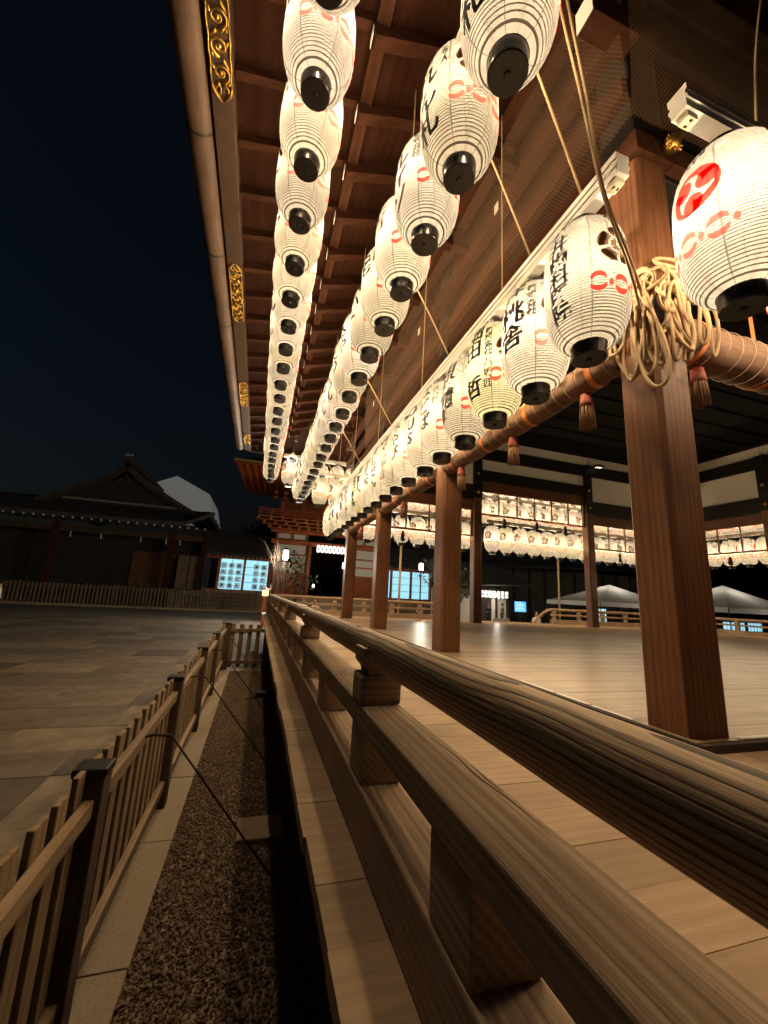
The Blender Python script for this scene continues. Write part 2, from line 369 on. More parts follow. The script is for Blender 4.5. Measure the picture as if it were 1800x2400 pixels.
# transom lattices hung below the beams
def transom(ax, a, b_, c, ztop, hb, zb, parent=stage):
    p = part('transom', parent)
    def bx(n, u0, u1, z0, z1, d=.03, m='pillar', off=0):
        if ax == 'x': return box(n, (u0, c-d+off, z0), (u1, c+d+off, z1), m, p, .004)
        return box(n, (c-d+off, u0, z0), (c+d+off, u1, z1), m, p, .004)
    bx('header', a, b_, hb, ztop, .04); bx('bottom_rail', a, b_, zb-.03, zb+.03, .03)
    bx('side_stile', a, a+.06, zb+.03, hb); bx('side_stile', b_-.06, b_, zb+.03, hb)
    n = max(2, round((b_-a)/.77)); st = (b_-a)/n
    for k in range(1, n): bx('mullion', a+k*st-.025, a+k*st+.025, zb+.03, hb, .02)
    wires = MB()
    for k in range(int((b_-a)/.11)):
        u = a+.06+k*.11
        if ax == 'x': wires.bar((u, c, zb), (u, c, hb), .004, .004, (0, 1, 0))
        else: wires.bar((c, u, zb), (c, u, hb), .004, .004, (1, 0, 0))
    for k in range(int((hb-zb)/.11)):
        z = zb+k*.11
        if ax == 'x': wires.bar((a, c, z), (b_, c, z), .004, .004)
        else: wires.bar((c, a, z), (c, b_, z), .004, .004)
    wires.build('wire_mesh', IRON, p, kind='stuff')
for a in range(3):
    cen = a == 1
    transom('x', PX[a]+h2, PX[a+1]-h2, YF, 4.30 if cen else 3.55, 3.9 if cen else 3.17, 3.07 if cen else 2.25)
for b_ in range(3):
    transom('y', PY[b_]+h2, PY[b_+1]-h2, XR, 3.55, 3.17, 2.25)
    transom('y', PY[b_]+h2, PY[b_+1]-h2, XL+.02, 3.55, 3.17, 2.4)
# black bracket plates round the near posts where ropes are tied
for i in range(3):
    x, y = XL, PY[i]
    box('post_band', (x-h2-.012, y-h2-.012, 2.06), (x+h2+.012, y+h2+.012, 2.3), LACQ, stage, .02)

# railings
def railing_y(x, y0, y1, posts_y, low_y, name='railing'):
    p = part(name, stage)
    m = MB(); n = 60
    pts = [(x, y0+(y1-y0)*i/n, -.197+.002*math.sin(i*1.7)) for i in range(n+1)]
    m.tube(pts, .0586, 28); m.build('handrail', HAND['y'], p, smooth=True, angle=.8)
    box('mid_rail', (x-.072, y0, -.447), (x+.072, y1, -.374), 'rail', p, .006)
    box('low_rail', (x-.072, y0, VZ+.002), (x+.072, y1, -.607), 'rail', p, .007)
    for y in low_y: box('rail_post', (x-.0675, y-.083, -.606), (x+.0675, y+.083, -.448), 'rail', p, .006)
    for y in posts_y:
        box('rail_block', (x-.074, y-.07, -.374), (x+.074, y+.07, -.276), 'rail', p, .014)
        q = MB().prism([(-.072, .06), (.072, .06), (.072, .012), (.05, -.014), (.046, -.03), (-.046, -.03), (-.05, -.014), (-.072, .012)], 'y', -.062, .062)
        q.build('rail_saddle', W('rail', 'y'), p, (x, y, -.246), bevel=.004)
    return p
def handmat(axis):
    m, t, b = newmat('handrail_wood_'+axis); N = t.nodes.new; L = t.links.new
    tc = N('ShaderNodeTexCoord'); mp = N('ShaderNodeMapping'); s = [1, 1, 1]; s['xyz'.index(axis)] = .045; mp.inputs['Scale'].default_value = s; L(tc.outputs['Object'], mp.inputs[0])
    lo = N('ShaderNodeTexNoise'); lo.inputs['Scale'].default_value = 9; lo.inputs['Detail'].default_value = 2; 
    mp2 = N('ShaderNodeMapping'); s2 = [.35, .35, .35]; s2['xyz'.index(axis)] = .12; mp2.inputs['Scale'].default_value = s2; L(tc.outputs['Object'], mp2.inputs[0]); L(mp2.outputs[0], lo.inputs['Vector'])
    vs = N('ShaderNodeVectorMath'); vs.operation = 'SCALE'; vs.inputs['Scale'].default_value = .06; L(lo.outputs['Color'], vs.inputs[0])
    ad = N('ShaderNodeVectorMath'); ad.operation = 'ADD'; L(mp.outputs[0], ad.inputs[0]); L(vs.outputs[0], ad.inputs[1])
    wv = N('ShaderNodeTexWave'); wv.wave_type = 'BANDS'; wv.bands_direction = 'Z'; wv.wave_profile = 'SAW'; wv.inputs['Scale'].default_value = 30; wv.inputs['Distortion'].default_value = .9; wv.inputs['Detail'].default_value = 2; wv.inputs['Detail Scale'].default_value = 2.0
    L(ad.outputs[0], wv.inputs[0])
    fn = N('ShaderNodeTexNoise'); fn.inputs['Scale'].default_value = 160; fn.inputs['Detail'].default_value = 4; L(mp.outputs[0], fn.inputs['Vector'])
    mx = N('ShaderNodeMix'); mx.data_type = 'FLOAT'; mx.inputs[0].default_value = .28; L(wv.outputs['Fac'], mx.inputs[2]); L(fn.outputs[0], mx.inputs[3])
    r = N('ShaderNodeValToRGB'); r.color_ramp.elements[0].position = .2; r.color_ramp.elements[1].position = .5; r.color_ramp.elements[0].color = (.06, .038, .024, 1); r.color_ramp.elements[1].color = (.52, .37, .24, 1)
    L(mx.outputs[0], r.inputs[0]); L(r.outputs[0], b.inputs['Base Color']); b.inputs['Roughness'].default_value = .68
    bp = N('ShaderNodeBump'); bp.inputs['Strength'].default_value = .9; bp.inputs['Distance'].default_value = .008; L(mx.outputs[0], bp.inputs['Height']); L(bp.outputs[0], b.inputs['Normal'])
    return m
HAND = {'y': handmat('y'), 'x': handmat('x')}
RX, RYF, RXR = .455, 14.55, 18.9
west = railing_y(RX, -.25, RYF+.25, [-.45, 1.49, 3.45, 5.55, 7.5, 9.45, 11.4, 13.3, RYF], [-.05, .76, 1.47, 2.31, 3.15]+[3.96+.81*k for k in range(14)])
def crack(pts, w, nm='crack'):
    m = MB(); P_ = catm(pts, 6); n = len(P_)-1
    for i in range(n):
        a, b_ = P_[i], P_[i+1]; wa, wb = w*math.sin(PI*(i+.3)/(n+1)), w*math.sin(PI*(i+1.3)/(n+1)); m.add([(a.x-wa, a.y, a.z), (a.x+wa, a.y, a.z), (b_.x+wb, b_.y, b_.z), (b_.x-wb, b_.y, b_.z)], [(0, 1, 2, 3)])
    return m.build(nm, plain('crack_dark', (.02, .012, .008), .9, spec=.05), west)
crack([(.497, 1.12, -.3732), (.508, .98, -.3732), (.503, .86, -.3732), (.512, .74, -.3732), (.509, .62, -.3732)], .0016); crack([(.521, .92, -.3732), (.515, .84, -.3732), (.519, .78, -.3732)], .0012); crack([(.42, 2.1, -.3732), (.425, 1.95, -.3732), (.421, 1.8, -.3732)], .001)
# sawn ends past the far corner and small name plates on the handrail
box('rail_plate', (RX-.012, 3.95, -.1375), (RX+.03, 4.35, -.134), plain('pale_plate', (.72, .70, .66), .4), west, .001)
box('rail_plate', (RX-.02, 7.2, -.1375), (RX+.02, 7.4, -.134), IRON, west, .001)
def railing_x(x0, x1, y, posts_x, curve=None):
    p = part('railing', stage); m = MB(); n = 40
    pts = [(x0+(x1-x0)*i/n, y, -.197) for i in range(n+1)]
    if curve == 'left':
        pts = [(x0-.9+.12*i, y, -.80+.6*math.sin(i/8*PI/2)) for i in range(8)]+pts
    m.tube(pts, .0586, 14); m.build('handrail', HAND['x'], p, smooth=True, angle=.8)
    box('mid_rail', (x0, y-.072, -.447), (x1, y+.072, -.374), 'rail', p, .006); box('low_rail', (x0, y-.072, VZ+.002), (x1, y+.072, -.607), 'rail', p, .007)
    for x in posts_x:
        box('rail_post', (x-.075, y-.055, -.607), (x+.075, y+.055, -.447), 'rail', p, .005); box('rail_block', (x-.07, y-.072, -.374), (x+.07, y+.072, -.25), 'rail', p, .014)
    return p
railing_x(.55, 7.3, RYF, [1.6+1.1*k for k in range(6)])
railing_x(12.05, RXR+.2, RYF, [12.2+1.3*k for k in range(6)], 'left')
p = part('railing', stage); MB().tube([(RXR, .5+.5*i, -.197) for i in range(29)], .0586, 12).build('handrail', HAND['y'], p, smooth=True)
box('mid_rail', (RXR-.07, .5, -.447), (RXR+.07, 14.45, -.374), 'rail', p); box('low_rail', (RXR-.07, .5, VZ), (RXR+.07, 14.45, -.607), 'rail', p)
for k in range(8): box('rail_post', (RXR-.055, .9+k*1.8, -.607), (RXR+.055, 1.05+k*1.8, -.447), 'rail', p); box('rail_block', (RXR-.07, .9+k*1.8, -.374), (RXR+.07, 1.05+k*1.8, -.25), 'rail', p)
for i in range(5): box('board', (16.86+i*.42, 1.9, VZ-.05), (16.86+i*.42+.416, 12.655, VZ), 'board', vd, .004)

# eaves ---------------------------------------------------------------
EX, EY0, EY1, EXR = -1.0, -1.75, 16.2, 20.3
ev = part('eave', stage)
def zr(d): return 5.47+d*.2          # outer rafter underside, d = distance in from the eave edge line
def zi(d): return 5.60+(d-1.5)*.33   # inner rafter underside
def rafters(ax, vals, edge, sgn, lim):
    for v in vals:
        def P(d, z): return (edge+sgn*d, v, z) if ax == 'x' else (v, edge+sgn*d, z)
        dmax = min(2.0, lim(v)); 
        if dmax > .2:
            key = ('r', ax, sgn, round(dmax, 1))
            MB().bar(P(.135, zr(.135)+.055), P(dmax, zr(dmax)+.055), .09, .11).build('outer_rafter', W('eave', ax), ev)
        if lim(v) > 1.7:
            d1 = min(3.9, lim(v)); MB().bar(P(1.5, zi(1.5)+.07), P(d1, zi(d1)+.07), .13, .2).build('inner_rafter', W('eave', ax), ev)
            a = P(1.5-.004, zi(1.5)+.07); b_ = P(1.5-.010, zi(1.5)+.07)
            MB().bar(a, b_, .128, .198).build('rafter_end_paint', WHITE, ev)
ys = [-1.27+.71*k for k in range(25)]
rafters('x', ys, EX, 1, lambda v: min(v-EY0, EY1-v, 3.9))
rafters('y', [EX+.35+.71*k for k in range(30)], EY0, 1, lambda v: min(v-EX, EXR-v, 3.9))
rafters('y', [EX+.35+.71*k for k in range(30)], EY1, -1, lambda v: min(v-EX, EXR-v, 3.9))
SOF = W('eave', 'y')
# carrying battens under the eave
box('eave_batten', (EX+1.52, EY0+1.5, zi(1.5)+.14), (EX+1.66, EY1-1.5, zi(1.5)+.25), 'eave', ev)
box('fascia', (EX-.12, EY0, 5.44), (EX+.13, EY1, 5.62), plain('fascia_dark', (.05, .026, .016), .6, var=.3), ev, .012)
box('fascia', (EX, EY1-.01, 5.441), (EXR, EY1+.16, 5.62), 'eave', ev, .012)
gut = MB(); gp = []
for k in range(13):
    t = PI+PI*k/12; gp.append((-1.305+.18*math.cos(t), 5.58+.18*math.sin(t)))
gp += [(-1.15, 5.68), (-1.46, 5.68)]
gut.prism(gp, 'y', EY0-.3, EY1+.0).build('gutter', wood('gutter_copper', (.085, .048, .032), (.145, .088, .06), 'y', 1, .5, .1, 30, 2, 5, .08), ev, smooth=True, angle=.7)
for k in range(9): MB().lathe([(.184, -.02), (.184, .02)], 20).build('gutter_strap', IRON, ev, (-1.305, .6+k*1.9, 5.58)).rotation_euler = (PI/2, 0, 0)
# soffit planes: two slopes on each side up to the hips
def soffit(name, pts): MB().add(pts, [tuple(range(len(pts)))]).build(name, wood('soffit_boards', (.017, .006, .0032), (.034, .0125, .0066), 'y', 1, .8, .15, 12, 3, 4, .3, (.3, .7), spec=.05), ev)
def ring(d, z): return [(EX+d, EY0+d, z), (EXR-d, EY0+d, z), (EXR-d, EY1-d, z), (EX+d, EY1-d, z)]
A, B, C_ = ring(0, zr(0)+.115), ring(1.7, zr(1.7)+.115), ring(4.1, zi(4.1)+.16)
B2 = ring(1.55, zi(1.55)+.16)
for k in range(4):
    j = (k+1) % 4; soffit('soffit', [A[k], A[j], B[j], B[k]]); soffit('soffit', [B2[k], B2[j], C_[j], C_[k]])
E0 = ring(-.42, 5.68); E1 = ring(7.5, 9.6)
rf = MB().add(E0+E1, [(0, 1, 5, 4), (1, 2, 6, 5), (2, 3, 7, 6), (3, 0, 4, 7), (4, 5, 6, 7)]); rf.build('roof', ROOFM, stage)
# gilded openwork fittings on the fascia
def fitting(y0, ln):
    m = MB(); r_ = random.Random(int(y0*10))
    z0, hgt = 5.435, .15
    n = int(ln/.2)
    def S(u, v): return (EX-.12+v*.25, y0+u, z0-.004)      # lies under the fascia edge
    for v in (.08, .92): m.tube([S(ln*i/20, v+(.02*math.sin(i*1.9))) for i in range(21)], .011, 6)
    for i in range(n):
        u0 = (i+.5)*ln/n; sg = 1 if i % 2 else -1
        pts = [S(u0+(.085-.0042*k)*math.cos(k/17*PI*3.1), .5+sg*(.40-.019*k)*math.sin(k/17*PI*3.1)) for k in range(18)]
        m.tube(pts, [.017-.0005*k for k in range(18)], 6)
        for q in (-1, 1):
            m.tube([S(u0+.1+.02*k*q, .5-sg*(.1+.07*k)*q) for k in range(5)], [.02, .018, .015, .01, .004], 6)
            m.tube([S(u0+.06*q+.012*k, .5+sg*q*(.36-.03*k)) for k in range(5)], [.006, .016, .02, .014, .004], 6)
        m.lathe([(.001, -.02), (.022, -.012), (.026, .004)], 8, S(u0, .5))
    for sgn, u in ((-1, 0), (1, ln)):
        for q in (-1, 1):
            m.tube([S(u+sgn*.035*k, .5+q*.42*math.cos(k/5*PI/2)) for k in range(6)], [.012, .018, .022, .02, .014, .004], 6)
            m.tube([S(u+sgn*(.05+.05*math.cos(k)), .5+q*.16+.12*math.sin(k)) for k in range(6)], .012, 6)
    m.build('gilt_fitting', GOLD, ev, smooth=True)
for y0, ln in ((2.45, 1.35), (6.55, 1.25), (10.7, 1.2), (14.5, .9)): fitting(y0, ln)
# nosing of the corner beam with its white painted end
box('beam_nosing', (2.02, 1.72, 4.62), (2.50, 1.90, 4.86), 'beam', stage, .01); box('nosing_paint', (2.012, 1.725, 4.625), (2.019, 1.895, 4.855), WHITE, stage, .001)
# crouching gilt corner ornament
gm_ = MB(); gm_.lathe([(.0, -.05), (.05, -.045), (.065, 0), (.05, .045), (0, .05)], 12)
gm_.tube([(0, 0, .02), (.03, -.02, .06), (.06, -.03, .075)], [.03, .025, .03], 8)
for k in range(8): t = k/8*2*PI; gm_.tube([(math.cos(t)*.05, -.01, math.sin(t)*.045), (math.cos(t)*.09, -.025, math.sin(t)*.075-.01)], [.018, .006], 6)
gm_.build('gilt_ornament', GOLD, stage, (2.80, YN-h2-.10, 3.70), smooth=True)

# wire netting that keeps birds out of the brackets
def netting(name, P, ulen, vlen, cell=.036):
    m = MB(); a = cell; rows = int(vlen/(a*.75)); cols = int(ulen/(a*.866))
    e = set(); verts = {}
    def vid(u, v):
        k = (round(u*300), round(v*300)); verts.setdefault(k, (u, v)); return k
    for r_ in range(rows):
        for c in range(cols):
            u0 = (c+(.5 if r_ % 2 else 0))*a*.866; v0 = r_*a*.75
            p = [vid(u0+a*.5*math.sin(k*PI/3), v0+a*.5*math.cos(k*PI/3)) for k in range(6)]
            for k in range(3): e.add((p[k], p[k+1]))
    for k0, k1 in e: m.tube([P(*verts[k0]), P(*verts[k1])], .0013, 3, caps=False)
    o = m.build(name, plain('net_wire', (.20, .12, .07), .6, .2)); return o
NX = XL-h2-.17
def PN(u, v):
    b = .25*math.sin(v/1.75*PI)*0; return (NX-.10*(v/1.8), YN-h2-.12+u, 3.78+v)
o = netting('bird_netting', PN, 8.2, 1.75); tag(o, 'fine wire bird netting stretched under the eave above the long head beam', 'netting')
o = netting('bird_netting', lambda u, v: (NX+u, YN-h2-.12-.10*(v/1.8), 3.78+v), 3.6, 1.75); tag(o, 'wire bird netting above the short side head beam beyond corner post', 'netting')

# ------------------------------------------------------------------ lanterns
LR, LB, LC, CH = .29, .975, .115, .10      # body radius, body height, collar radius
def prof(t):                     # t in 0..1 bottom to top
    s = abs(2*t-1); return LC+(LR-LC)*(1-s**3.2)**.56
def paper_mat():
    m = bpy.data.materials.new('lantern_paper'); m.use_nodes = True; t = m.node_tree; t.nodes.clear(); N = t.nodes.new; L = t.links.new
    out = N('ShaderNodeOutputMaterial'); tc = N('ShaderNodeTexCoord'); sp = N('ShaderNodeSeparateXYZ'); L(tc.outputs['Object'], sp.inputs[0])
    oi = N('ShaderNodeObjectInfo')
    # bamboo ribs: dark rings every 19 mm
    d = N('ShaderNodeMath'); d.operation = 'DIVIDE'; d.inputs[1].default_value = .0195; L(sp.outputs[2], d.inputs[0])
    fr = N('ShaderNodeMath'); fr.operation = 'FRACT'; L(d.outputs[0], fr.inputs[0])
    pp = N('ShaderNodeMath'); pp.operation = 'PINGPONG'; pp.inputs[1].default_value = .5; L(fr.outputs[0], pp.inputs[0])
    rb = N('ShaderNodeMapRange'); rb.interpolation_type = 'SMOOTHSTEP'; rb.inputs[1].default_value = .10; rb.inputs[2].default_value = .18; rb.inputs[3].default_value = 1; rb.inputs[4].default_value = 0; L(pp.outputs[0], rb.inputs[0])
    # seams: paper joints on eight meridians
    at = N('ShaderNodeMath'); at.operation = 'ARCTAN2'; L(sp.outputs[1], at.inputs[0]); L(sp.outputs[0], at.inputs[1])
    ad = N('ShaderNodeMath'); ad.operation = 'DIVIDE'; ad.inputs[1].default_value = PI/3; L(at.outputs[0], ad.inputs[0])
    a5 = N('ShaderNodeMath'); a5.operation = 'ADD'; a5.inputs[1].default_value = 10.12; L(ad.outputs[0], a5.inputs[0])
    af = N('ShaderNodeMath'); af.operation = 'FRACT'; L(a5.outputs[0], af.inputs[0])
    ap = N('ShaderNodeMath'); ap.operation = 'PINGPONG'; ap.inputs[1].default_value = .5; L(af.outputs[0], ap.inputs[0])
    sm = N('ShaderNodeMapRange'); sm.inputs[1].default_value = .012; sm.inputs[2].default_value = .022; sm.inputs[3].default_value = .55; sm.inputs[4].default_value = 0; L(ap.outputs[0], sm.inputs[0])
    # overlapped paper strip beside each seam, a little denser
    ov = N('ShaderNodeMapRange'); ov.inputs[1].default_value = .43; ov.inputs[2].default_value = .45; ov.inputs[3].default_value = 0; ov.inputs[4].default_value = .22; L(ap.outputs[0], ov.inputs[0])
    zb = N('ShaderNodeMapRange'); zb.inputs[1].default_value = .02; zb.inputs[2].default_value = .30; zb.inputs[3].default_value = 1; zb.inputs[4].default_value = 0; L(sp.outputs[2], zb.inputs[0])
    ovz = N('ShaderNodeMath'); ovz.operation = 'MULTIPLY'; L(ov.outputs[0], ovz.inputs[0]); L(zb.outputs[0], ovz.inputs[1])
    mxx = N('ShaderNodeMath'); mxx.operation = 'MAXIMUM'; L(sm.outputs[0], mxx.inputs[0]); L(ovz.outputs[0], mxx.inputs[1])
    rb2 = N('ShaderNodeMath'); rb2.operation = 'MULTIPLY'; rb2.inputs[1].default_value = .93; L(rb.outputs[0], rb2.inputs[0])
    dk = N('ShaderNodeMath'); dk.operation = 'MAXIMUM'; L(mxx.outputs[0], dk.inputs[0]); L(rb2.outputs[0], dk.inputs[1])
    n = N('ShaderNodeTexNoise'); n.inputs['Scale'].default_value = 9; n.inputs['Detail'].default_value = 5; L(tc.outputs['Object'], n.inputs['Vector'])
    nr = N('ShaderNodeMapRange'); nr.inputs[1].default_value = .3; nr.inputs[2].default_value = .7; nr.inputs[3].default_value = .78; nr.inputs[4].default_value = 1.06; L(n.outputs[0], nr.inputs[0])
    # some lanterns are yellower with age
    mc = N('ShaderNodeMix'); mc.data_type = 'RGBA'; L(dk.outputs[0], mc.inputs[0]); L(oi.outputs['Color'], mc.inputs[6]); mc.inputs[7].default_value = (.05, .035, .02, 1)
    vs = N('ShaderNodeVectorMath'); vs.operation = 'SCALE'; L(mc.outputs[2], vs.inputs[0]); L(nr.outputs[0], vs.inputs['Scale'])
    dim = N('ShaderNodeVectorMath'); dim.operation = 'SCALE'; dim.inputs['Scale'].default_value = PD; L(vs.outputs[0], dim.inputs[0])
    tr = N('ShaderNodeBsdfTranslucent'); L(dim.outputs[0], tr.inputs[0]); df = N('ShaderNodeBsdfDiffuse'); L(dim.outputs[0], df.inputs[0])
    m1 = N('ShaderNodeMixShader'); m1.inputs[0].default_value = .15; L(tr.outputs[0], m1.inputs[1]); L(df.outputs[0], m1.inputs[2])
    tp = N('ShaderNodeBsdfTransparent'); L(vs.outputs[0], tp.inputs[0])
    fac = N('ShaderNodeMath'); fac.operation = 'MULTIPLY_ADD'; fac.inputs[1].default_value = -PT; fac.inputs[2].default_value = PT; L(dk.outputs[0], fac.inputs[0])
    m2 = N('ShaderNodeMixShader'); L(fac.outputs[0], m2.inputs[0]); L(m1.outputs[0], m2.inputs[1]); L(tp.outputs[0], m2.inputs[2])
    L(m2.outputs[0], out.inputs[0])
    return m
PT, PD = .16, .045     # share of light passing straight through, and scattered
PAPER = paper_mat()
def inkmat(name, col, tr_=.7):
    m = bpy.data.materials.new(name); m.use_nodes = True; t = m.node_tree; t.nodes.clear(); N = t.nodes.new; L = t.links.new
    out = N('ShaderNodeOutputMaterial'); a = N('ShaderNodeBsdfTranslucent'); b = N('ShaderNodeBsdfDiffuse'); a.inputs[0].default_value = (*col, 1); b.inputs[0].default_value = (*col, 1)
    mx = N('ShaderNodeMixShader'); mx.inputs[0].default_value = 1-tr_; L(a.outputs[0], mx.inputs[1]); L(b.outputs[0], mx.inputs[2]); L(mx.outputs[0], out.inputs[0]); return m
INK = plain('black_ink', (.012, .010, .014), .8, spec=.1); RED = inkmat('red_ink', (.85, .035, .03)); INK2 = inkmat('brown_ink', (.07, .04, .025)); PINK = inkmat('faded_red_ink', (.88, .10, .09))

def arc_poly(m, cx, cy, r0, r1, a0, a1, n=16, lens=False):
    vs = []; fs = []
    for i in range(n+1):
        t = a0+(a1-a0)*i/n; k = math.sin(PI*i/n)**.6 if lens else 1; rm = (r0+r1)/2; w = (r1-r0)/2*k
        vs += [(cx+(rm-w)*math.cos(t), cy+(rm-w)*math.sin(t), 0), (cx+(rm+w)*math.cos(t), cy+(rm+w)*math.sin(t), 0)]
    fs = [(2*i, 2*i+2, 2*i+3, 2*i+1) for i in range(n)]
    m.add(vs, fs)
def disc(m, cx, cy, rx, ry, n=20, rot=0):
    vs = []
    for k in range(n):
        a, b_ = rx*math.cos(2*PI*k/n), ry*math.sin(2*PI*k/n); vs.append((cx+a*math.cos(rot)-b_*math.sin(rot), cy+a*math.sin(rot)+b_*math.cos(rot), 0))
    m.add(vs, [tuple(range(n))])
def wrap(mb, name, theta, zc, lift=.0022, grid=.035):
    """bend a flat drawing (u right, v up, metres) round the lantern body; theta = heading it faces"""
    me = bpy.data.meshes.new(name); me.from_pydata(mb.v, [], mb.f); bm = bmesh.new(); bm.from_mesh(me)
    if len(bm.verts):
        us = [v.co.x for v in bm.verts]; vs = [v.co.y for v in bm.verts]
        u = math.floor(min(us)/grid)*grid+grid
        while u < max(us): bmesh.ops.bisect_plane(bm, geom=bm.verts[:]+bm.edges[:]+bm.faces[:], plane_co=(u, 0, 0), plane_no=(1, 0, 0), dist=1e-5); u += grid
        v = math.floor(min(vs)/grid)*grid+grid
        while v < max(vs): bmesh.ops.bisect_plane(bm, geom=bm.verts[:]+bm.edges[:]+bm.faces[:], plane_co=(0, v, 0), plane_no=(0, 1, 0), dist=1e-5); v += grid
        for q in bm.verts:
            z = min(max(zc+q.co.y, .02), LB-.01); r_ = prof(z/LB)+lift+q.co.z
            a = theta+q.co.x/LR; q.co = (r_*math.cos(a), r_*math.sin(a), z)
    bm.to_mesh(me); bm.free(); return me
# a flat drawing has u to the viewer's right: seen from outside, right = increasing angle
_gl = {}
def glyph(chx):
    if chx in _gl: return _gl[chx]
    cu = bpy.data.curves.new('glyph', 'FONT'); cu.body = chx; cu.size = 1; cu.resolution_u = 3; cu.offset = .022; cu.align_x = 'CENTER'; cu.fill_mode = 'FRONT'
    ob = bpy.data.objects.new('glyph', cu); COL.objects.link(ob); dg = bpy.context.evaluated_depsgraph_get(); dg.update()
    me = ob.evaluated_get(dg).to_mesh(); vs = np.array([v.co[:] for v in me.vertices]) if len(me.vertices) else np.zeros((0, 3)); fs = [tuple(p.vertices) for p in me.polygons]
    ob.evaluated_get(dg).to_mesh_clear(); bpy.data.objects.remove(ob); bpy.data.curves.remove(cu)
    if len(vs):
        c = (vs.min(0)+vs.max(0))/2; ext = vs.max(0)-vs.min(0); vs = vs-c
    _gl[chx] = (vs, fs); return _gl[chx]
def column(mb, text, u, vtop, size, gap=1.08, wide=1.0, lean=.0):
    v = vtop-size/2
    for c in text:
        if c != ' ':
            vs, fs = glyph(c); sl = .07 if c in 'ー' else 0
            if c == 'ー' and len(vs): vs = vs[:, [1, 0, 2]]
            mb.add([(u+p[0]*size*wide*1.12+p[1]*size*lean, v+p[1]*size*1.12+p[0]*size*.10, 0) for p in vs], fs)
        v -= size*gap
def name_mesh(big, small='', small2=''):
    m = MB(); n = max(1, len(big)); size = min(.205, .80/(n*1.04)); column(m, big, -.02, .43, size, 1.03, 1.15)
    k = m.mesh if 0 else None
    if small: column(m, small, .165, .36, .075, 1.1)
    if small2: column(m, small2, .165, .0, .085, 1.25)
    return wrap(m, 'lettering', .24, LB/2)
NAMES3 = [('村井歯科医院', '', ''), ('洋桃舎', '株式会社', ''), ('畑田 哲', '株式会社', '八坂匠'), ('山段晴暉', '', ''), ('はどば', '姉小路', ''), ('OUS', '', ''), ('みやび', '', ''), ('ロマンヂー', '', ''), ('ほんだん', '', ''), ('さえ木', '', ''), ('日本人', '', ''), ('城日本会', 'KMCライフ', '')]
NAMES2 = [('ふじ乃札', '', ''), ('のれん札', 'ぎをん', ''), ('マルイソ', '株式会社', ''), ('三吉', '', ''), ('安宅', '御旅町', ''), ('ハハト', '', ''), ('つるや', '', ''), ('うえの', '', '')]
MESH3 = [name_mesh(*a) for a in NAMES3]; MESH2 = [name_mesh(*a) for a in NAMES2]
# crest: five-lobed black flower with pale lines
cm = MB()
for k in range(5):
    a = PI/2+k*2*PI/5; arc_poly(cm, 0, 0, .066, .128, a-.53, a+.53, 12, lens=False)
    disc(cm, .112*math.cos(a), .112*math.sin(a), .028, .06, 14, a)
    a2 = a+PI/5
    arc_poly(cm, 0, 0, .014, .052, a-.24, a+.24, 6); arc_poly(cm, 0, 0, .014, .052, a2-.24, a2+.24, 6)
for v_i, v in enumerate(cm.v): cm.v[v_i] = (v[0]*1.05, v[1]*1.05, (v_i % 7)*.00002)
CREST = wrap(cm, 'crest', PI/2, .60)
om = MB(); column(om, '奉', 0, .06, .12); HOU = wrap(om, 'lettering', PI/2, .885)
om = MB(); column(om, '納', 0, .06, .12); NOU = wrap(om, 'lettering', -PI/2, .885)
# three-comma red emblem
tm = MB()
for k in range(3):
    a = k*2*PI/3+.4; zz = .0002*k
    tm2 = MB(); disc(tm2, .072*math.cos(a), .072*math.sin(a), .053, .053, 20)
    n = 18; vs = []
    for i in range(n+1):
        s_ = i/n; t = a+.05+s_*2.35; ro = .126; ri = .045+(.126-.046)*min(1, s_*1.02)**.75
        vs += [(ri*math.cos(t), ri*math.sin(t), .0004), (ro*math.cos(t), ro*math.sin(t), .0004)]
    tm2.add(vs, [(2*i, 2*i+2, 2*i+3, 2*i+1) for i in range(n)])
    tm.add([(x*1.12, y*1.12, z+zz) for x, y, z in tm2.v], tm2.f)
TOMOE = wrap(tm, 'emblem', -PI/2, .62)
# red linked-ring band low on the body
def chain_mesh(a0, a1):
    m = MB(); u0, u1 = a0*LR, a1*LR; st = .165; n = round((u1-u0)/st)
    for k in range(n):
        u = u0+(k+.5)*st; w = .02 if k % 2 == 0 else .0
        arc_poly(m, u, w*.5, .034, .072, .30, PI-.30, 12, lens=True); arc_poly(m, u, w*.5, .034, .072, PI+.30, 2*PI-.30, 12, lens=True)
        disc(m, u+st/2, 0, .017, .026, 10)
    return m
CHAIN = wrap(chain_mesh(PI/4, 2*PI-PI/4), 'ring_band', 0, .30)
# shared lantern pieces (origin at the bottom of the paper body)
bm_ = MB().lathe([(prof(i/40), LB*i/40) for i in range(41)], 40).mesh('paper_body', True)
capm = MB().lathe([(.0, -CH+.003), (.055, -CH+.001), (.095, -CH), (LC-.004, -CH), (LC+.002, -CH+.006), (LC+.004, .0), (LC+.006, .006), (LC-.004, .008)], 28).lathe([(.0, -CH-.008), (.016, -CH-.008), (.02, -CH+.001)], 12)
capm = capm.mesh('bottom_cap', True, angle=.5)
neckm = MB().lathe([(LC-.004, -.008), (LC+.006, -.006), (LC+.004, .055), (LC-.004, .06), (0, .062)], 28).mesh('top_collar', True, angle=.5)
hookm = MB().tube([(0, 0, .06), (.0, 0, .09)], .014, 8).tube([(.03*math.cos(t/10*2*PI), 0, .095+.03*math.sin(t/10*2*PI)) for t in range(10)], .004, 5, close=True).mesh('hanger', True)
bulb = bpy.data.lights.new('bulb', 'POINT'); bulb.energy = LAMP; bulb.color = (1.0, .80, .57); bulb.shadow_soft_size = .045
BULBS = [bulb]
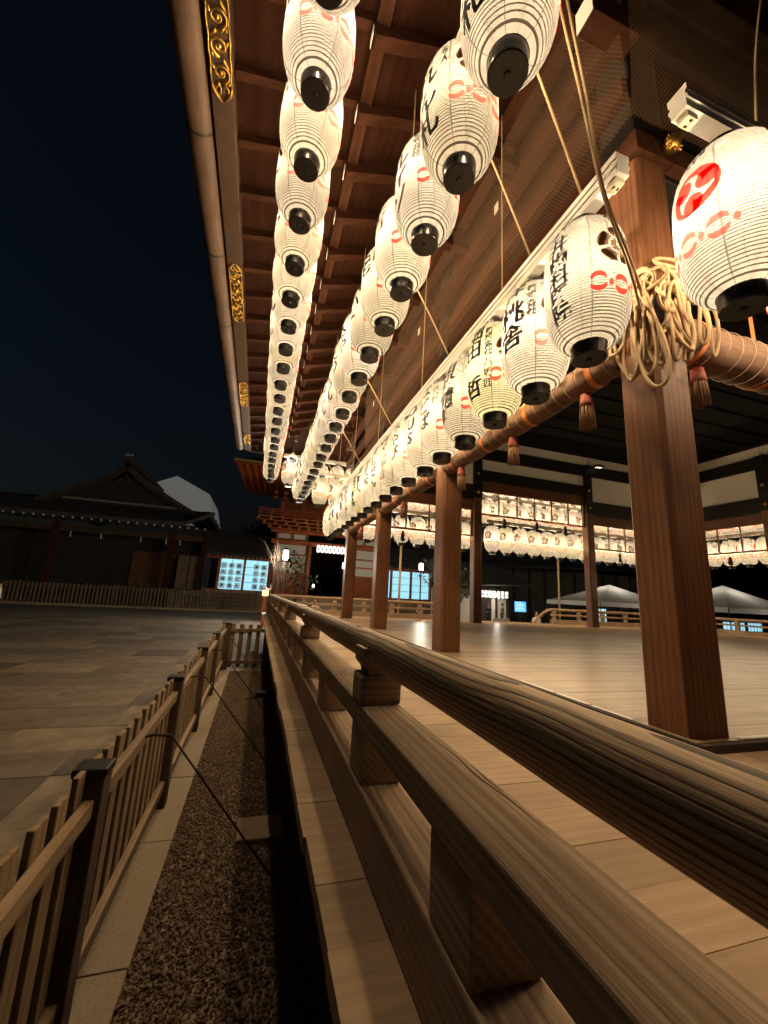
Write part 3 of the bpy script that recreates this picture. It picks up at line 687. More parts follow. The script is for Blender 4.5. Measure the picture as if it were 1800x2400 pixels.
for q_ in (.82, .9, 1.1, 1.2): b_ = bulb.copy(); b_.energy = LAMP*q_; BULBS.append(b_)
bulb_far = bulb.copy(); bulb_far.energy = LAMP*.8
def lantern(name, loc, outward, label, group, letter=None, detail=True, faded=False, tone=None):
    t = thing(name, label, 'lantern', (loc[0], loc[1], loc[2]-CH), group, outward+random.uniform(-.06, .06))
    t.rotation_euler.x = random.uniform(-.03, .03); t.rotation_euler.y = random.uniform(-.03, .03); t.location.x += random.uniform(-.012, .012); t.location.y += random.uniform(-.012, .012); t.location.z += random.uniform(-.012, .008)
    def pc(n, me, mat, dz=CH):
        o = bpy.data.objects.new(n, me); COL.objects.link(o); o.parent = t; o.location = (0, 0, dz)
        if not me.materials: me.materials.append(mat)
        return o
    bd = pc('paper_body', bm_, PAPER); c_ = tone or (.92, .85+random.uniform(-.015, .012), .70+random.uniform(-.06, .04)); bd.color = (*c_, 1); pc('bottom_cap', capm, BLACKP); pc('top_collar', neckm, BLACKP, .0+CH+LB)
    if detail: pc('hanger', hookm, IRON, .0+CH+LB)
    if letter is not None: pc('lettering', letter, INK)
    pc('crest', CREST, INK2); pc('emblem', TOMOE, RED)
    pc('ring_band', CHAIN_F if faded else (CHAIN if detail or outward == PI else CHAIN_B), PINK if faded else RED)
    if detail: pc('lettering', HOU, INK); pc('lettering', NOU, INK)
    l = bpy.data.objects.new('bulb', random.choice(BULBS) if detail or outward == PI else bulb_far); COL.objects.link(l); l.parent = t; l.location = (0, 0, .0+CH+LB*.52)
    return t
CHAIN_F = CHAIN.copy(); CHAIN_B = CHAIN.copy(); CHAIN_B.materials.append(inkmat('brown_red_ink', (.45, .13, .08)))
SP = .61
Z1, Z2, Z3 = 3.86+CH, 3.0+CH, 1.735+CH      # bottoms of the paper bodies
ORD = 'first second third fourth fifth sixth seventh eighth ninth tenth eleventh twelfth thirteenth fourteenth fifteenth sixteenth seventeenth eighteenth nineteenth twentieth twenty-first twenty-second twenty-third twenty-fourth twenty-fifth twenty-sixth'.split()
D3 = ['with six large characters, beside the rope-tied corner post', 'with three large characters, second from the corner post', 'yellowed, with two character columns, third from corner post', 'with four large characters, next after the yellowed one', 'with three rounded brush letters, fifth from the corner post', 'with three roman capitals, sixth from the corner post']
def L3(i): return 'paper lantern in the lowest row '+D3[i] if i < 6 else 'white ribbed paper lantern, %s from the corner post in the lowest long row' % ORD[i]
for i in range(19): lantern('paper_lantern', (2.1, 2.04+SP*i, Z3), PI, L3(i), 'lanterns of the lowest long row', MESH3[i % len(MESH3)], i < 10, i in (1, 6, 9), (.91, .86, .52) if i in (2, 11) else None)
for i in range(0, 21): lantern('paper_lantern', (1.06, 1.49+SP*i, Z2), PI, 'white ribbed paper lantern, %s from the rope-pair end of the middle long row' % ORD[i], 'lanterns of the middle long row', MESH2[i % len(MESH2)], i < 9, i % 4 == 1)
for i in range(-1, 21): lantern('paper_lantern', (0.0, 2.525+SP*i, Z1), PI, 'white ribbed paper lantern, %s from the corner end of the highest long row' % ORD[i+1], 'lanterns of the highest long row', MESH2[(i+3) % len(MESH2)], i < 9, True)
for i in range(4): lantern('paper_lantern', (2.50+.86*i, 1.32, Z3), -PI/2, 'big paper lantern with red three-comma emblem, %s from corner on the short side' % ORD[i], 'lanterns over the short side', MESH3[(i+4) % 12], True, True)  # lanterns past the first are out of view, kept for their light
for k, (y, z, x0) in enumerate(((13.0, Z3, 2.75), (14.05, Z2, 1.75), (15.1, Z1, .65))):
    n = 24 if k == 0 else 25; q = 0
    for i in range(n):
        x = x0+SP*i
        if x > 17.2 or (k == 0 and i in (8,)): continue
        rw = ('lowest', 'middle', 'highest')[k]
        lantern('paper_lantern', (x, y, z), PI/2+.5, 'white paper lantern, %s from the far corner post in the %s far row' % (ORD[q], rw), 'lanterns of the %s far row' % rw, None, False); q += 1
for k, (x, z) in enumerate(((17.25, Z3), (18.3, Z2))):
    for i in range(13):
        rw = ('lowest', 'middle')[k]
        lantern('paper_lantern', (x, 12.52-SP*i, z), 0, 'paper lantern with red emblem, %s from the hidden corner in the %s far-side row' % (ORD[i], rw), 'lanterns of the %s row on the far long side' % rw, None, False)

# wiring ducts with outlets, from which the lanterns hang
def duct(p0, p1, label, hgt=.15, outlets=4):
    p0, p1 = Vector(p0), Vector(p1); ax = 'y' if abs(p1.y-p0.y) > abs(p1.x-p0.x) else 'x'
    t = thing('wiring_duct', label, 'wiring duct', p0)
    prof_ = [(-.05, 0), (.05, 0), (.05, hgt*.35), (.06, hgt*.35), (.06, hgt*.5), (.05, hgt*.5), (.05, hgt*.72), (.06, hgt*.72), (.06, hgt), (-.06, hgt), (-.06, hgt*.72), (-.05, hgt*.72), (-.05, hgt*.5), (-.06, hgt*.5), (-.06, hgt*.35), (-.05, hgt*.35)]
    L_ = (p1-p0).length
    m = MB().prism(prof_, ax, 0, L_); 
    o = m.build('duct_body', DUCTM, t, p0)
    for k in range(outlets):
        c = .07+k*SP
        if c > L_: break
        m = MB().box((0, 0, -.022), (.07, .09, .044) if ax == 'y' else (.09, .07, .044))
        q = m.build('outlet', plain('outlet_cream', (.66, .60, .45), .4), t, p0+(Vector((0, c, 0)) if ax == 'y' else Vector((c, 0, 0))), bevel=.006)
        for s_ in (-1, 1):
            mm = MB().box((0, 0, -.046), (.012, .02, .004) if ax == 'y' else (.02, .012, .004)); v = Vector((s_*.018, 0, 0)) if ax == 'y' else Vector((0, s_*.018, 0))
            mm.build('socket_slot', BLACKP, q, p0+(Vector((0, c, 0)) if ax == 'y' else Vector((c, 0, 0)))+v)
    return t
dz = .0+CH+LB
duct((2.1, 1.66, 2.95), (2.1, 13.2, 2.95), 'long white wiring duct over the lowest long lantern row', .17, 20)
duct((1.06, .4, Z2-CH+dz+.09), (1.06, 14.3, Z2-CH+dz+.09), 'white wiring duct above the middle long lantern row', .12, 3)
duct((0, .6, Z1-CH+dz+.09), (0, 15.3, Z1-CH+dz+.09), 'white wiring duct above the highest long lantern row', .12, 3)
duct((2.17, 1.32, 3.03), (6.0, 1.32, 3.03), 'white wiring duct over the red-emblem lanterns by the corner post', .17, 5)
for k, (y, z, x0) in enumerate(((13.0, Z3, 2.5), (14.05, Z2, 1.5), (15.1, Z1, .4))):
    z_ = z-CH+dz+.09
    if k == 0:
        duct((x0, y, z_), (7.35, y, z_), 'white wiring duct over the lowest far lantern row left of its gap', .12, 0); duct((7.95, y, z_), (17.2, y, z_), 'white wiring duct over the lowest far lantern row right of its gap', .12, 0)
    else: duct((x0, y, z_), (17.2, y, z_), 'white wiring duct over the %s far lantern row' % ('', 'middle', 'highest')[k], .12, 0)
duct((17.25, 5, Z3-CH+dz+.09), (17.25, 12.9, Z3-CH+dz+.09), 'white wiring duct over the lowest lantern row on the far long side', .12, 0)
duct((18.3, 5, Z2-CH+dz+.09), (18.3, 12.9, Z2-CH+dz+.09), 'white wiring duct over the middle lantern row on the far long side', .12, 0)

# ------------------------------------------------------------------ ropes, blinds, tassels
def rope(pts, label, r=.009, group=None, double=0):
    m = MB(); m.tube(catm(pts, 8), r, 7)
    if double: m.tube(catm([Vector(p)+Vector((double*(1-.6*i/(len(pts)-1)), double*.5, 0)) for i, p in enumerate(pts)], 8), r, 7)
    o = m.build('rope', ROPE, smooth=True); tag(o, label, 'rope', group); return o
DZ2 = Z2-CH+dz+.14; DZ1 = Z1-CH+dz+.14
rope([(1.50, 1.6, 5.5), (1.634, 1.6, 4.213), (1.745, 1.6, 3.41), (1.835, 1.6, 2.66), (2.04, 1.63, 2.24), (2.26, 1.74, 2.16), (2.42, 1.85, 2.22)], 'pair of pale ropes running down to the knot on the corner post', .009, None, .03)
rope([(1.42, 1.6, 5.5), (1.56, 1.6, 4.18), (1.70, 1.6, 3.37), (1.83, 1.6, 2.6), (2.06, 1.65, 2.18), (2.3, 1.78, 2.02), (2.46, 1.86, 2.2)], 'slack single rope beside the rope pair at the corner post', .009)
for k, y in enumerate((2.0, 2.62, 4.3, 6.7, 9.1, 11.5)):
    rope([(1.08, y-.35, DZ2), (1.5, y-.2, DZ2-.36), (2.08, y, 3.14)], 'doubled rope slanting from the middle duct to the lowest duct', .008, 'slanting duct ropes', .022)
for k, y in enumerate((3.12, 5.3, 7.7, 10.1, 12.4)):
    rope([(2.12, y, 5.6), (2.11, y, 4.3), (2.1, y, 3.12)], 'upright rope holding the lowest duct beside a post bay', .007, 'upright duct ropes')
for k, y in enumerate((2.2, 4.4, 6.8, 9.2, 11.6)):
    rope([(1.07, y+1, 5.55), (1.06, y+1, DZ2)], 'upright rope from eave batten to the middle duct', .006, 'ropes up to the eave')
    rope([(.0, y+.7, 5.62), (.0, y+.7, DZ1)], 'short upright rope from rafters to the highest duct', .006, 'ropes up to the rafters')
rope([(3.36, 1.33, 5.0), (3.1, 1.33, 4.1), (2.9, 1.32, 3.12)], 'rope pair holding the duct over the red-emblem lanterns', .008, None, .02)

def coil(c, du, dn, n, seed, label, drop):
    """tangle of looped rope: du = along the face, dn = face normal"""
    r_ = random.Random(seed); m = MB(); c = Vector(c); du = Vector(du); dn = Vector(dn); uz = Vector((0, 0, 1))
    for k in range(n):
        kind = k % 3; a = r_.uniform(-.2, .24); z0 = r_.uniform(-.05, .12); w = r_.uniform(.035, .12); ln = r_.uniform(*drop) if kind else r_.uniform(.08, .16)
        off = .03+.012*k*.35+r_.uniform(0, .03); tilt = r_.uniform(-.5, .5)
        pts = []
        if kind:      # hanging loop
            for i in range(14):
                t = i/13*2*PI; uu = a+w*math.sin(t)*(.55+.45*(1-math.cos(t))/2)+tilt*.12*(1-math.cos(t)); zz = z0-ln*(1-math.cos(t))/2
                pts.append(c+du*uu+dn*(off+.02*math.sin(t*2+k))+uz*zz)
        else:         # flat bundle loop
            for i in range(14):
                t = i/13*2*PI; pts.append(c+du*(a+.16*math.cos(t))+dn*(off+.02*math.sin(t*2))+uz*(z0+.05+ln*.55*math.sin(t)+tilt*.1*math.cos(t)))
        m.tube(catm(pts[:-1], 4, True), .0125, 7, close=True)
    for k in range(5):   # turns round the post
        zz = .03+.028*k; m.tube(catm([c+du*(-.2+.1*i)+dn*(.012+.012*(k % 2))+uz*(zz+.02*math.sin(i+k)) for i in range(5)], 5), .0125, 7)
    o = m.build('rope_tangle', ROPE, smooth=True); tag(o, label, 'rope')
coil((XL-h2-.012, YN-.02, 2.30), (0, -1, 0), (-1, 0, 0), 15, 3, 'tangle of pale rope hanging in long loops on the outer face of the corner post', (.35, .85))
coil((XL+.06, YN-h2-.012, 2.30), (1, 0, 0), (0, -1, 0), 15, 5, 'tangle of pale rope hanging on the short side face of the corner post', (.2, .55))

BLIND = wood('blind_cloth', (.13, .076, .052), (.21, .128, .086), 'y', 1.0, .8, .25, 40, 10, 2, .2); BLINDX = wood('blind_cloth', (.13, .076, .052), (.21, .128, .086), 'x', 1.0, .8, .25, 40, 10, 2, .2)
RIB = plain('orange_ribbon', (.62, .19, .05), .6, var=.1); TAS = wood('tassel_thread', (.16, .085, .05), (.34, .19, .11), 'z', 3, .8, .6, 60, 8, 3, .05); TRED = plain('tassel_red', (.24, .05, .036), .7, var=.2, vscale=40)
STITCH = plain('blind_thread', (.52, .36, .24), .8)
def tassel_mesh():
    m = MB(); r_ = random.Random(1)
    for k in range(110):
        a = r_.uniform(0, 2*PI); q = math.sqrt(r_.uniform(.05, 1)); r0, r1 = .04*q, .068*q; ln = r_.uniform(.26, .31)
        m.tube([(r0*math.cos(a), r0*math.sin(a), 0), (r1*.85*math.cos(a+.1), r1*.85*math.sin(a+.1), -ln*.5), (r1*math.cos(a+.15), r1*math.sin(a+.15), -ln)], [.006, .005, .003], 4)
    return m.mesh('fringe', True)
TASM = tassel_mesh(); TREDM = MB().lathe([(.0, .05), (.02, .045), (.046, .02), (.054, -.05), (.062, -.10), (.04, -.1)], 14).mesh('knot', True)
def tassel(parent, loc, red=True):
    p = part('tassel', parent); p.location = Vector(loc)-parent.location
    put('fringe', TASM, TAS, p, loc); put('knot', TREDM, TRED if red else TAS, p, loc)
def blind(ax, a, b_, c, z, label, group=None, red=True, nrib=4, R_=.13, ntas=3):
    t = thing('rolled_blind', label, 'blind', (c, a, z) if ax == 'y' else (a, c, z), group)
    n = 30; P = (lambda u, dz_=0: (c, u, z+dz_)) if ax == 'y' else (lambda u, dz_=0: (u, c, z+dz_))
    m = MB(); r_ = random.Random(int(a*9)); pts = [P(a+(b_-a)*i/n, .01*math.sin(i*1.3)) for i in range(n+1)]
    m.tube(pts, [R_*(1+.03*math.sin(i*2.1)) for i in range(n+1)], 22).build('roll', BLIND if ax == 'y' else BLINDX, t, smooth=True, angle=.9)
    ln = b_-a
    for k in range(int(ln/.145)):
        u = a+.08+k*.145; q = MB()
        q.lathe([(R_*1.035, -.0022), (R_*1.05, 0), (R_*1.035, .0022)], 22); o = q.build('seam_thread', STITCH, t, P(u)); o.rotation_euler = (PI/2, 0, .04) if ax == 'y' else (0, PI/2, .04)
    for k in range(nrib):
        u = a+.25+(ln-.5)*k/(nrib-1)
        q = MB().lathe([(R_*1.06, -.026), (R_*1.075, -.024), (R_*1.075, .024), (R_*1.06, .026)], 24); o = q.build('ribbon', RIB, t, P(u), smooth=True, angle=.5); o.rotation_euler = (PI/2, 0, .12) if ax == 'y' else (0, PI/2, .12)
        q = MB().bar(P(u, R_), P(u, .62), .05, .004, (1, 0, 0) if ax == 'y' else (0, 1, 0)); q.build('ribbon', RIB, t)
    for u in ((a+.28, a+ln*.44, b_-.5) if ntas == 3 else (a+ln*.5,)): tassel(t, P(u+.1, -R_-.04), red)
for k in range(3): blind('y', PY[k]+h2+.02, PY[k+1]-h2-.02, XL-.09, 2.0, 'rolled reed blind with orange ribbons in the long side bay %s' % ('by the rope-tied corner post', 'past the second post', 'by the far corner post')[k], 'rolled blinds', ntas=3 if k == 0 else 1)
blind('x', XL+h2+.02, PX[1]-h2-.02, YN+.05, 2.16, 'thick rolled reed blind with an orange ribbon on the short side of the stage', 'rolled blinds', nrib=5, R_=.18)
for x, z in ((8.3, 3.04), (9.7, 3.04), (11.0, 3.04), (13.6, 2.22), (15.2, 2.22), (4.4, 2.22), (6.0, 2.22)):
    t = thing('hanging_tassel', 'dark tassel hanging below the far transom lattice', 'tassel', (x, YF-.06, z), 'tassels of the far transoms'); put('fringe', TASM, LACQ, t, (x, YF-.06, z-.12)).data = (TASM.copy()); 
    o = t.children[0]; o.data.materials.clear(); o.data.materials.append(LACQ); MB().tube([(x, YF-.06, z+.7), (x, YF-.06, z-.1)], .006, 5).build('cord', LACQ, t); put('knot', TREDM.copy(), None, t, (x, YF-.06, z-.1)); t.children[-1].data.materials.clear(); t.children[-1].data.materials.append(LACQ)
for y in (6.6, 10.3):
    t = thing('hanging_tassel', 'dark tassel hanging below the transom on the far long side', 'tassel', (XR-.06, y, 2.22), 'tassels of the far long side'); a_ = put('fringe', TASM.copy(), None, t, (XR-.06, y, 2.1)); a_.data.materials.clear(); a_.data.materials.append(LACQ); MB().tube([(XR-.06, y, 2.9), (XR-.06, y, 2.1)], .006, 5).build('cord', LACQ, t)
# control boxes and floodlights on the far frames
for k in range(3):
    y = 6.35+k*.52
    t = thing('control_box', 'grey control box with red indicator lights on the plaster wall', 'box', (XR-.07, y, 4.2), 'control boxes'); box('case', (XR-.14, y-.23, 4.2), (XR-.045, y+.23, 4.85), plain('box_grey', (.42, .41, .39), .5, var=.05), t, .012)
    for s_ in (-.05, .05): MB().box((XR-.143, y+s_, 4.24), (.006, .03, .03)).build('indicator_light', plain('red_led', (.9, .1, .05), .5, emit=(1, .12, .05), estr=4), t)
def flood(loc, lab, ax):
    t = thing('floodlight', lab, 'floodlight', loc); x, y, z = loc; MB().box((x, y, z), (.34, .2, .09) if ax == 'x' else (.2, .34, .09)).build('housing', LACQ, t, bevel=.01)
    for i in range(3):
        for j in range(2):
            dx, dy = (-.1+.1*i, -.04+.08*j); dx, dy = (dx, dy) if ax == 'x' else (dy, dx); MB().box((x+dx, y+dy, z-.047), (.05, .05, .004)).build('led', plain('led_white', (.9, .9, .85), .4, emit=(1, .9, .75), estr=2.0), t)
flood((12.55, YF-.3, 5.55), 'small black floodlight with six bright cells on the far upper frame', 'x'); flood((XR-.3, 7.0, 5.55), 'small black floodlight on the upper frame of the far long side', 'y')
# ring tube lamp under the far eave corner
t = thing('ring_lamp', 'white ring-shaped tube lamp under the far eave', 'lamp', (.69, 14.0, 4.68)); MB().tube([(.69+.16*math.cos(a*PI/12), 14.0, 4.6+.16*math.sin(a*PI/12)) for a in range(24)], .022, 8, True).build('tube', plain('tube_white', (.9, .9, .9), .4, emit=(1, .95, .85), estr=1.5), t, smooth=True)
MB().lathe([(0, .25), (.05, .24), (.09, .1), (.03, .06)], 14).build('holder', WHITE, t, (.69, 14.0, 4.62), smooth=True); MB().tube([(.69, 14, 4.85), (.69, 14, 5.6)], .012, 6).build('stem', IRON, t)

# ------------------------------------------------------------------ fence beside the stage
def picket_fence(label, P, posts_u, z_g, pitch=.17, hgt=.97, npk=None, sub=True, rails=True, side=1):
    """P(u, w): world xy at distance u along the fence, w across it (towards the stage)"""
    x0, y0 = P(posts_u[0], 0); t = thing('picket_fence', label, 'fence', (x0, y0, z_g)); ex = Vector((*P(1, 0), 0))-Vector((*P(0, 0), 0))
    rz = math.atan2(ex.y, ex.x)
    def pb(name, u0, u1, w0, w1, z0, z1, mat, bev=.005):
        d = (u1-u0, w1-w0, z1-z0); c = P((u0+u1)/2, (w0+w1)/2); mt = W(mat, 'xyz'[max(range(3), key=lambda i: d[i])]) if isinstance(mat, str) else mat
        return put(name, boxm(d, mt, bev), mt, t, (c[0], c[1], (z0+z1)/2), (0, 0, rz))
    for a, b_ in zip(posts_u[:-1], posts_u[1:]):
        if rails:
            pb('top_rail', a+.05, b_-.05, .012, .052, z_g+.80, z_g+.87, 'fence'); pb('bottom_rail', a+.05, b_-.05, .012, .052, z_g+.13, z_g+.2, 'fence')
        n = round((b_-a)/pitch)
        for k in range(n):
            u = a+(k+.5)*(b_-a)/n
            if min(abs(u-a), abs(u-b_)) < .06: continue
            o = pb('picket', u-.047, u+.047, -.014, .010, z_g+.06, z_g+hgt, 'fence', .006); o.location.z += random.uniform(-.012, .012); o.rotation_euler.x = random.uniform(-.01, .01)
    for u in posts_u:
        pb('post', u-.055, u+.055, -.04, .075, z_g, z_g+.95, 'fencepost', .008); pb('post_cap', u-.062, u+.062, -.047, .082, z_g+.95, z_g+.985, IRON, .01)
    return t
FX = -.585
picket_fence('low wooden picket fence with dark posts along the granite kerb', lambda u, w: (FX+w, u), [-1.53, .3, 2.12, 3.94, 5.74, 7.5, 9.66], G+.012)
# P must keep handedness: u along -x for the return
picket_fence('short return of picket fence closing off the gravel strip', lambda u, w: (u, 9.74-w), [-.50, .40], G)
def brace(y, lab):
    t = thing('fence_brace', lab, 'brace', (-.4, y, G), 'iron fence braces'); MB().tube([(-.50, y, -.88), (-.40, y, -.89), (-.395, y, -.885), (.28, y-.02, G+.05)], .0065, 6).build('rod', IRON, t); MB().tube([(-.57, y, -.90), (-.50, y, -.88), (-.395, y, -.885)], .0085, 6).build('hook', IRON, t)
for y in (.75, 2.86, 4.55, 6.4, 8.2): brace(y, 'thin iron rod bracing the fence down to the gravel')
o = MB().box((.22, 3.45, G+.012), (.34, .30, .05)).build('foundation_stone', STONE, bevel=.012); tag(o, 'flat square stone set in the gravel at stage foot', 'stone')
t = thing('junction_box', 'small dark metal box fixed at the stage foot above the gravel', 'box', (.24, 5.6, -1.32)); MB().box((.22, 5.6, -1.3), (.2, .14, .07)).build('case', IRON, t, bevel=.008); MB().tube([(.12, 5.52, -1.33), (.0, 5.52, -1.33)], .008, 6).build('pipe', IRON, t)

# ------------------------------------------------------------------ background buildings
VERM = {a: W('verm', a) for a in 'xyz'}
BLUEW = plain('lit_blue_pane', (.5, .7, .75), .4, emit=(.33, .74, .90), estr=.85)
def vox(name, lo, hi, parent, mat='verm', bevel=.01): return box(name, lo, hi, mat, parent, bevel)
# picket fence across the court
def far_fence():
    t = thing('court_fence', 'long dark picket fence across the court before the dark hall', 'fence', (-11, 33, G))
    fm = W('old', 'z')
    for i in range(88):
        x = -21+i*.24; h = 1.45+random.uniform(-.05, .05); box('picket', (x, 33, G), (x+.1, 33.03, G+h), wood('court_fence_wood', (.10, .075, .05), (.26, .20, .14), 'z', 1, .8, .2, 40, 3, 5, .05), t, .004)
    for z in (.35, 1.2): box('rail', (-21, 33.032, G+z), (.1, 33.08, G+z+.08), 'old', t)
    for i in range(12): box('post', (-21+i*1.9, 33.035, G), (-20.88+i*1.9, 33.16, G+1.55), 'old', t)
far_fence()
kb2 = MB().box((-9, 32.3, G+.06), (26, .5, .16)).build('stone_edging', STONE, bevel=.02); tag(kb2, 'long pale stone edging in front of the court fence', 'edging')
lw = thing('low_stone_wall', 'low stone retaining wall below the lit corridor windows', 'wall', (-1, 35, G))
for j in range(4):
    x = -6.5; 
    while x < 4:
        w = random.uniform(.7, 1.2); box('stone', (x, 34.6, G+j*.33), (x+w-.02, 35.2, G+j*.33+.315), STONE, lw, .02); x += w
# the dark hall
hall = thing('shrine_hall', 'dark timber hall with a hip-and-gable roof and hanging rain chains', 'hall', (-11.4, 38, G))
HY = 36.0
def roofslab(pts, th, name, mat, parent):
    n = len(pts); vs = [Vector(p) for p in pts]; nn = (vs[1]-vs[0]).cross(vs[2]-vs[0]).normalized()
    if nn.z < 0: nn = -nn
    m = MB(); m.add([v for v in vs]+[v-nn*th for v in vs], [tuple(range(n)), tuple(range(2*n-1, n-1, -1))]+[(i, (i+1) % n, n+(i+1) % n, n+i) for i in range(n)]); return m.build(name, mat, parent)
DARKW = plain('hall_dark_wall', (.03, .022, .018), .8, var=.4, vscale=2)
TILE = plain('hall_roof_bark', (.05, .045, .042), .85, var=.35, vscale=1.2, bump=.4)
# skirt roof: front and right slopes
for seg in range(8):
    x0 = -20+seg*2.0; x1 = x0+1.99; u0 = .0; 
    up0 = .9*max(0, (x0+8)/3.7)**3 if x0 > -8 else 0; up1 = .9*max(0, (x1+8)/3.7)**3 if x1 > -8 else 0
    roofslab([(x0, HY-1.8, 4.75+up0), (x1, HY-1.8, 4.75+up1), (min(x1, -5.6), HY+2.2, 6.5), (min(x0, -5.62), HY+2.2, 6.5)], .28, 'skirt_roof', TILE, hall)
roofslab([(-4.1, HY-1.8, 5.62), (-3.7, HY+7, 4.9), (-3.7, HY+14, 5.2), (-5.6, HY+14, 6.5), (-5.6, HY+2.2, 6.5)], .28, 'skirt_roof', TILE, hall)
# main gable roof
def curve_roof(sgn):
    n = 7; P = []
    for i in range(n+1):
        s_ = i/n; P.append((-11.4+sgn*(5.9*s_), 9.75-3.75*(s_**.78)))
    for i in range(n): roofslab([(P[i][0], HY+.6, P[i][1]), (P[i+1][0], HY+.6, P[i+1][1]), (P[i+1][0], HY+14, P[i+1][1]), (P[i][0], HY+14, P[i][1])], .34, 'main_roof', TILE, hall)
    m = MB()
    for i in range(n): m.bar((P[i][0]*1.0, HY+.62, P[i][1]-.55), (P[i+1][0], HY+.62, P[i+1][1]-.55), .12, .34, (0, 1, 0))
    m.build('barge_board', W('old', 'x'), hall)
curve_roof(1); curve_roof(-1)
MB().prism([(-16, 6.1), (-6.8, 6.1), (-11.4, 9.1)], 'y', HY+1.2, HY+1.5).build('gable_wall', DARKW, hall)
MB().tube([(-15.9, HY+1.0, 6.35), (-6.9, HY+1.0, 6.35)], .1, 8).build('gable_ridge_tiles', plain('pale_tile', (.22, .22, .21), .7), hall)
MB().box((-11.4, HY+7, 9.95), (.7, 14, .5)).build('ridge', TILE, hall, bevel=.08)
MB().tube([(-11.75, HY+.2, 10.35), (-11.55, HY+.15, 10.15), (-11.4, HY+.1, 10.25), (-11.25, HY+.15, 10.15), (-11.05, HY+.2, 10.35)], [.06, .13, .16, .13, .06], 8).build('ridge_end_tile', plain('ridge_tile_pale', (.4, .4, .4), .5), hall, smooth=True)
MB().tube([(-11.4, HY+.55, 8.75), (-11.4, HY+.5, 8.35), (-11.4, HY+.5, 8.05)], [.12, .2, .05], 8).build('gable_pendant', W('beam', 'z'), hall)
for s_ in (-1, 1): MB().tube([(-11.4, HY+.52, 8.4), (-11.4+s_*.3, HY+.5, 8.2), (-11.4+s_*.42, HY+.5, 7.95)], [.06, .12, .04], 8).build('gable_pendant', W('old', 'z'), hall)
for i in range(26):
    x = -19.6+i*.60
    if x < -4.4:
        box('rafter', (x, HY-1.7, 4.36), (x+.12, HY+.2, 4.5), 'old', hall, .005); box('rafter_end_paint', (x+.005, HY-1.709, 4.365), (x+.115, HY-1.703, 4.495), plain('rafter_white', (.7, .7, .68), .7), hall, .001)
for x in (-15.1, -7.05, -4.6): box('column', (x-.22, HY-.2, G), (x+.22, HY+.24, 4.3), 'beam', hall, .03)
box('lintel', (-19, HY-.15, 3.55), (-4.4, HY+.15, 4.0), 'old', hall); box('floor_platform', (-20, HY-1.2, G), (-4, HY+6, -.35), 'old', hall)
box('wall', (-20, HY+2.4, -.35), (-4.2, HY+2.6, 4.3), DARKW, hall)
for i in range(5): box('door_panel', (-10.3+i*.66, HY+2.2, -.3), (-10.3+i*.66+.63, HY+2.3, 2.6), wood('hall_door', (.10, .045, .02), (.19, .085, .04), 'z', 1, .7, .2, 40, 3, 5, .05), hall)
for i in range(2): box('side_panel', (-6.5+i*.9, HY+.6, -.3), (-6.5+i*.9+.8, HY+.68, 2.4), wood('side_panel_wood', (.13, .09, .06), (.24, .17, .12), 'z', 1, .7, .2, 40, 3, 5, .05), hall)
for i, x in enumerate((-13.9, -11.9, -9.2, -7.4, -6.4)): MB().tube([(x, HY-.6, 3.5), (x+.03, HY-.6, 3.1)], .04, 6).build('hanging_paper', plain('paper_white', (.7, .7, .7), .8), hall)
roofslab([(-34, HY+3, 5.4), (-18.5, HY+1.5, 5.9), (-18.5, HY+5, 6.6), (-34, HY+6, 6.4)], .3, 'wing_roof', plain('wing_roof_grey', (.16, .15, .14), .8), hall)
# canvas-covered building behind
tp = thing('canvas_shelter', 'pale canvas-covered scaffold roof rising behind the dark hall', 'shelter', (-9, 50, G)); K = 1.6
tarp = [(-7.9*K, 48, 6.6*K), (-6.24*K, 48, 7.46*K), (-3.98*K, 48, 6.4*K), (-3.6*K, 48, 4.9*K), (-8.0*K, 48, 4.9*K)]
MB().prism([(p[0], p[2]) for p in tarp], 'y', 48, 58).build('canvas', plain('canvas_white_glow', (.72, .72, .70), .8, emit=(.6, .62, .6), estr=.10, var=.06, vscale=.5), tp)  # canvas emits faintly, light on it put into the material
for i in range(3): MB().tube([(-3.55*K+.1, 47.9+i*3, G), (-3.55*K+.1, 47.9+i*3, 4.9*K)], .05, 6).build('scaffold_pole', IRON, tp)

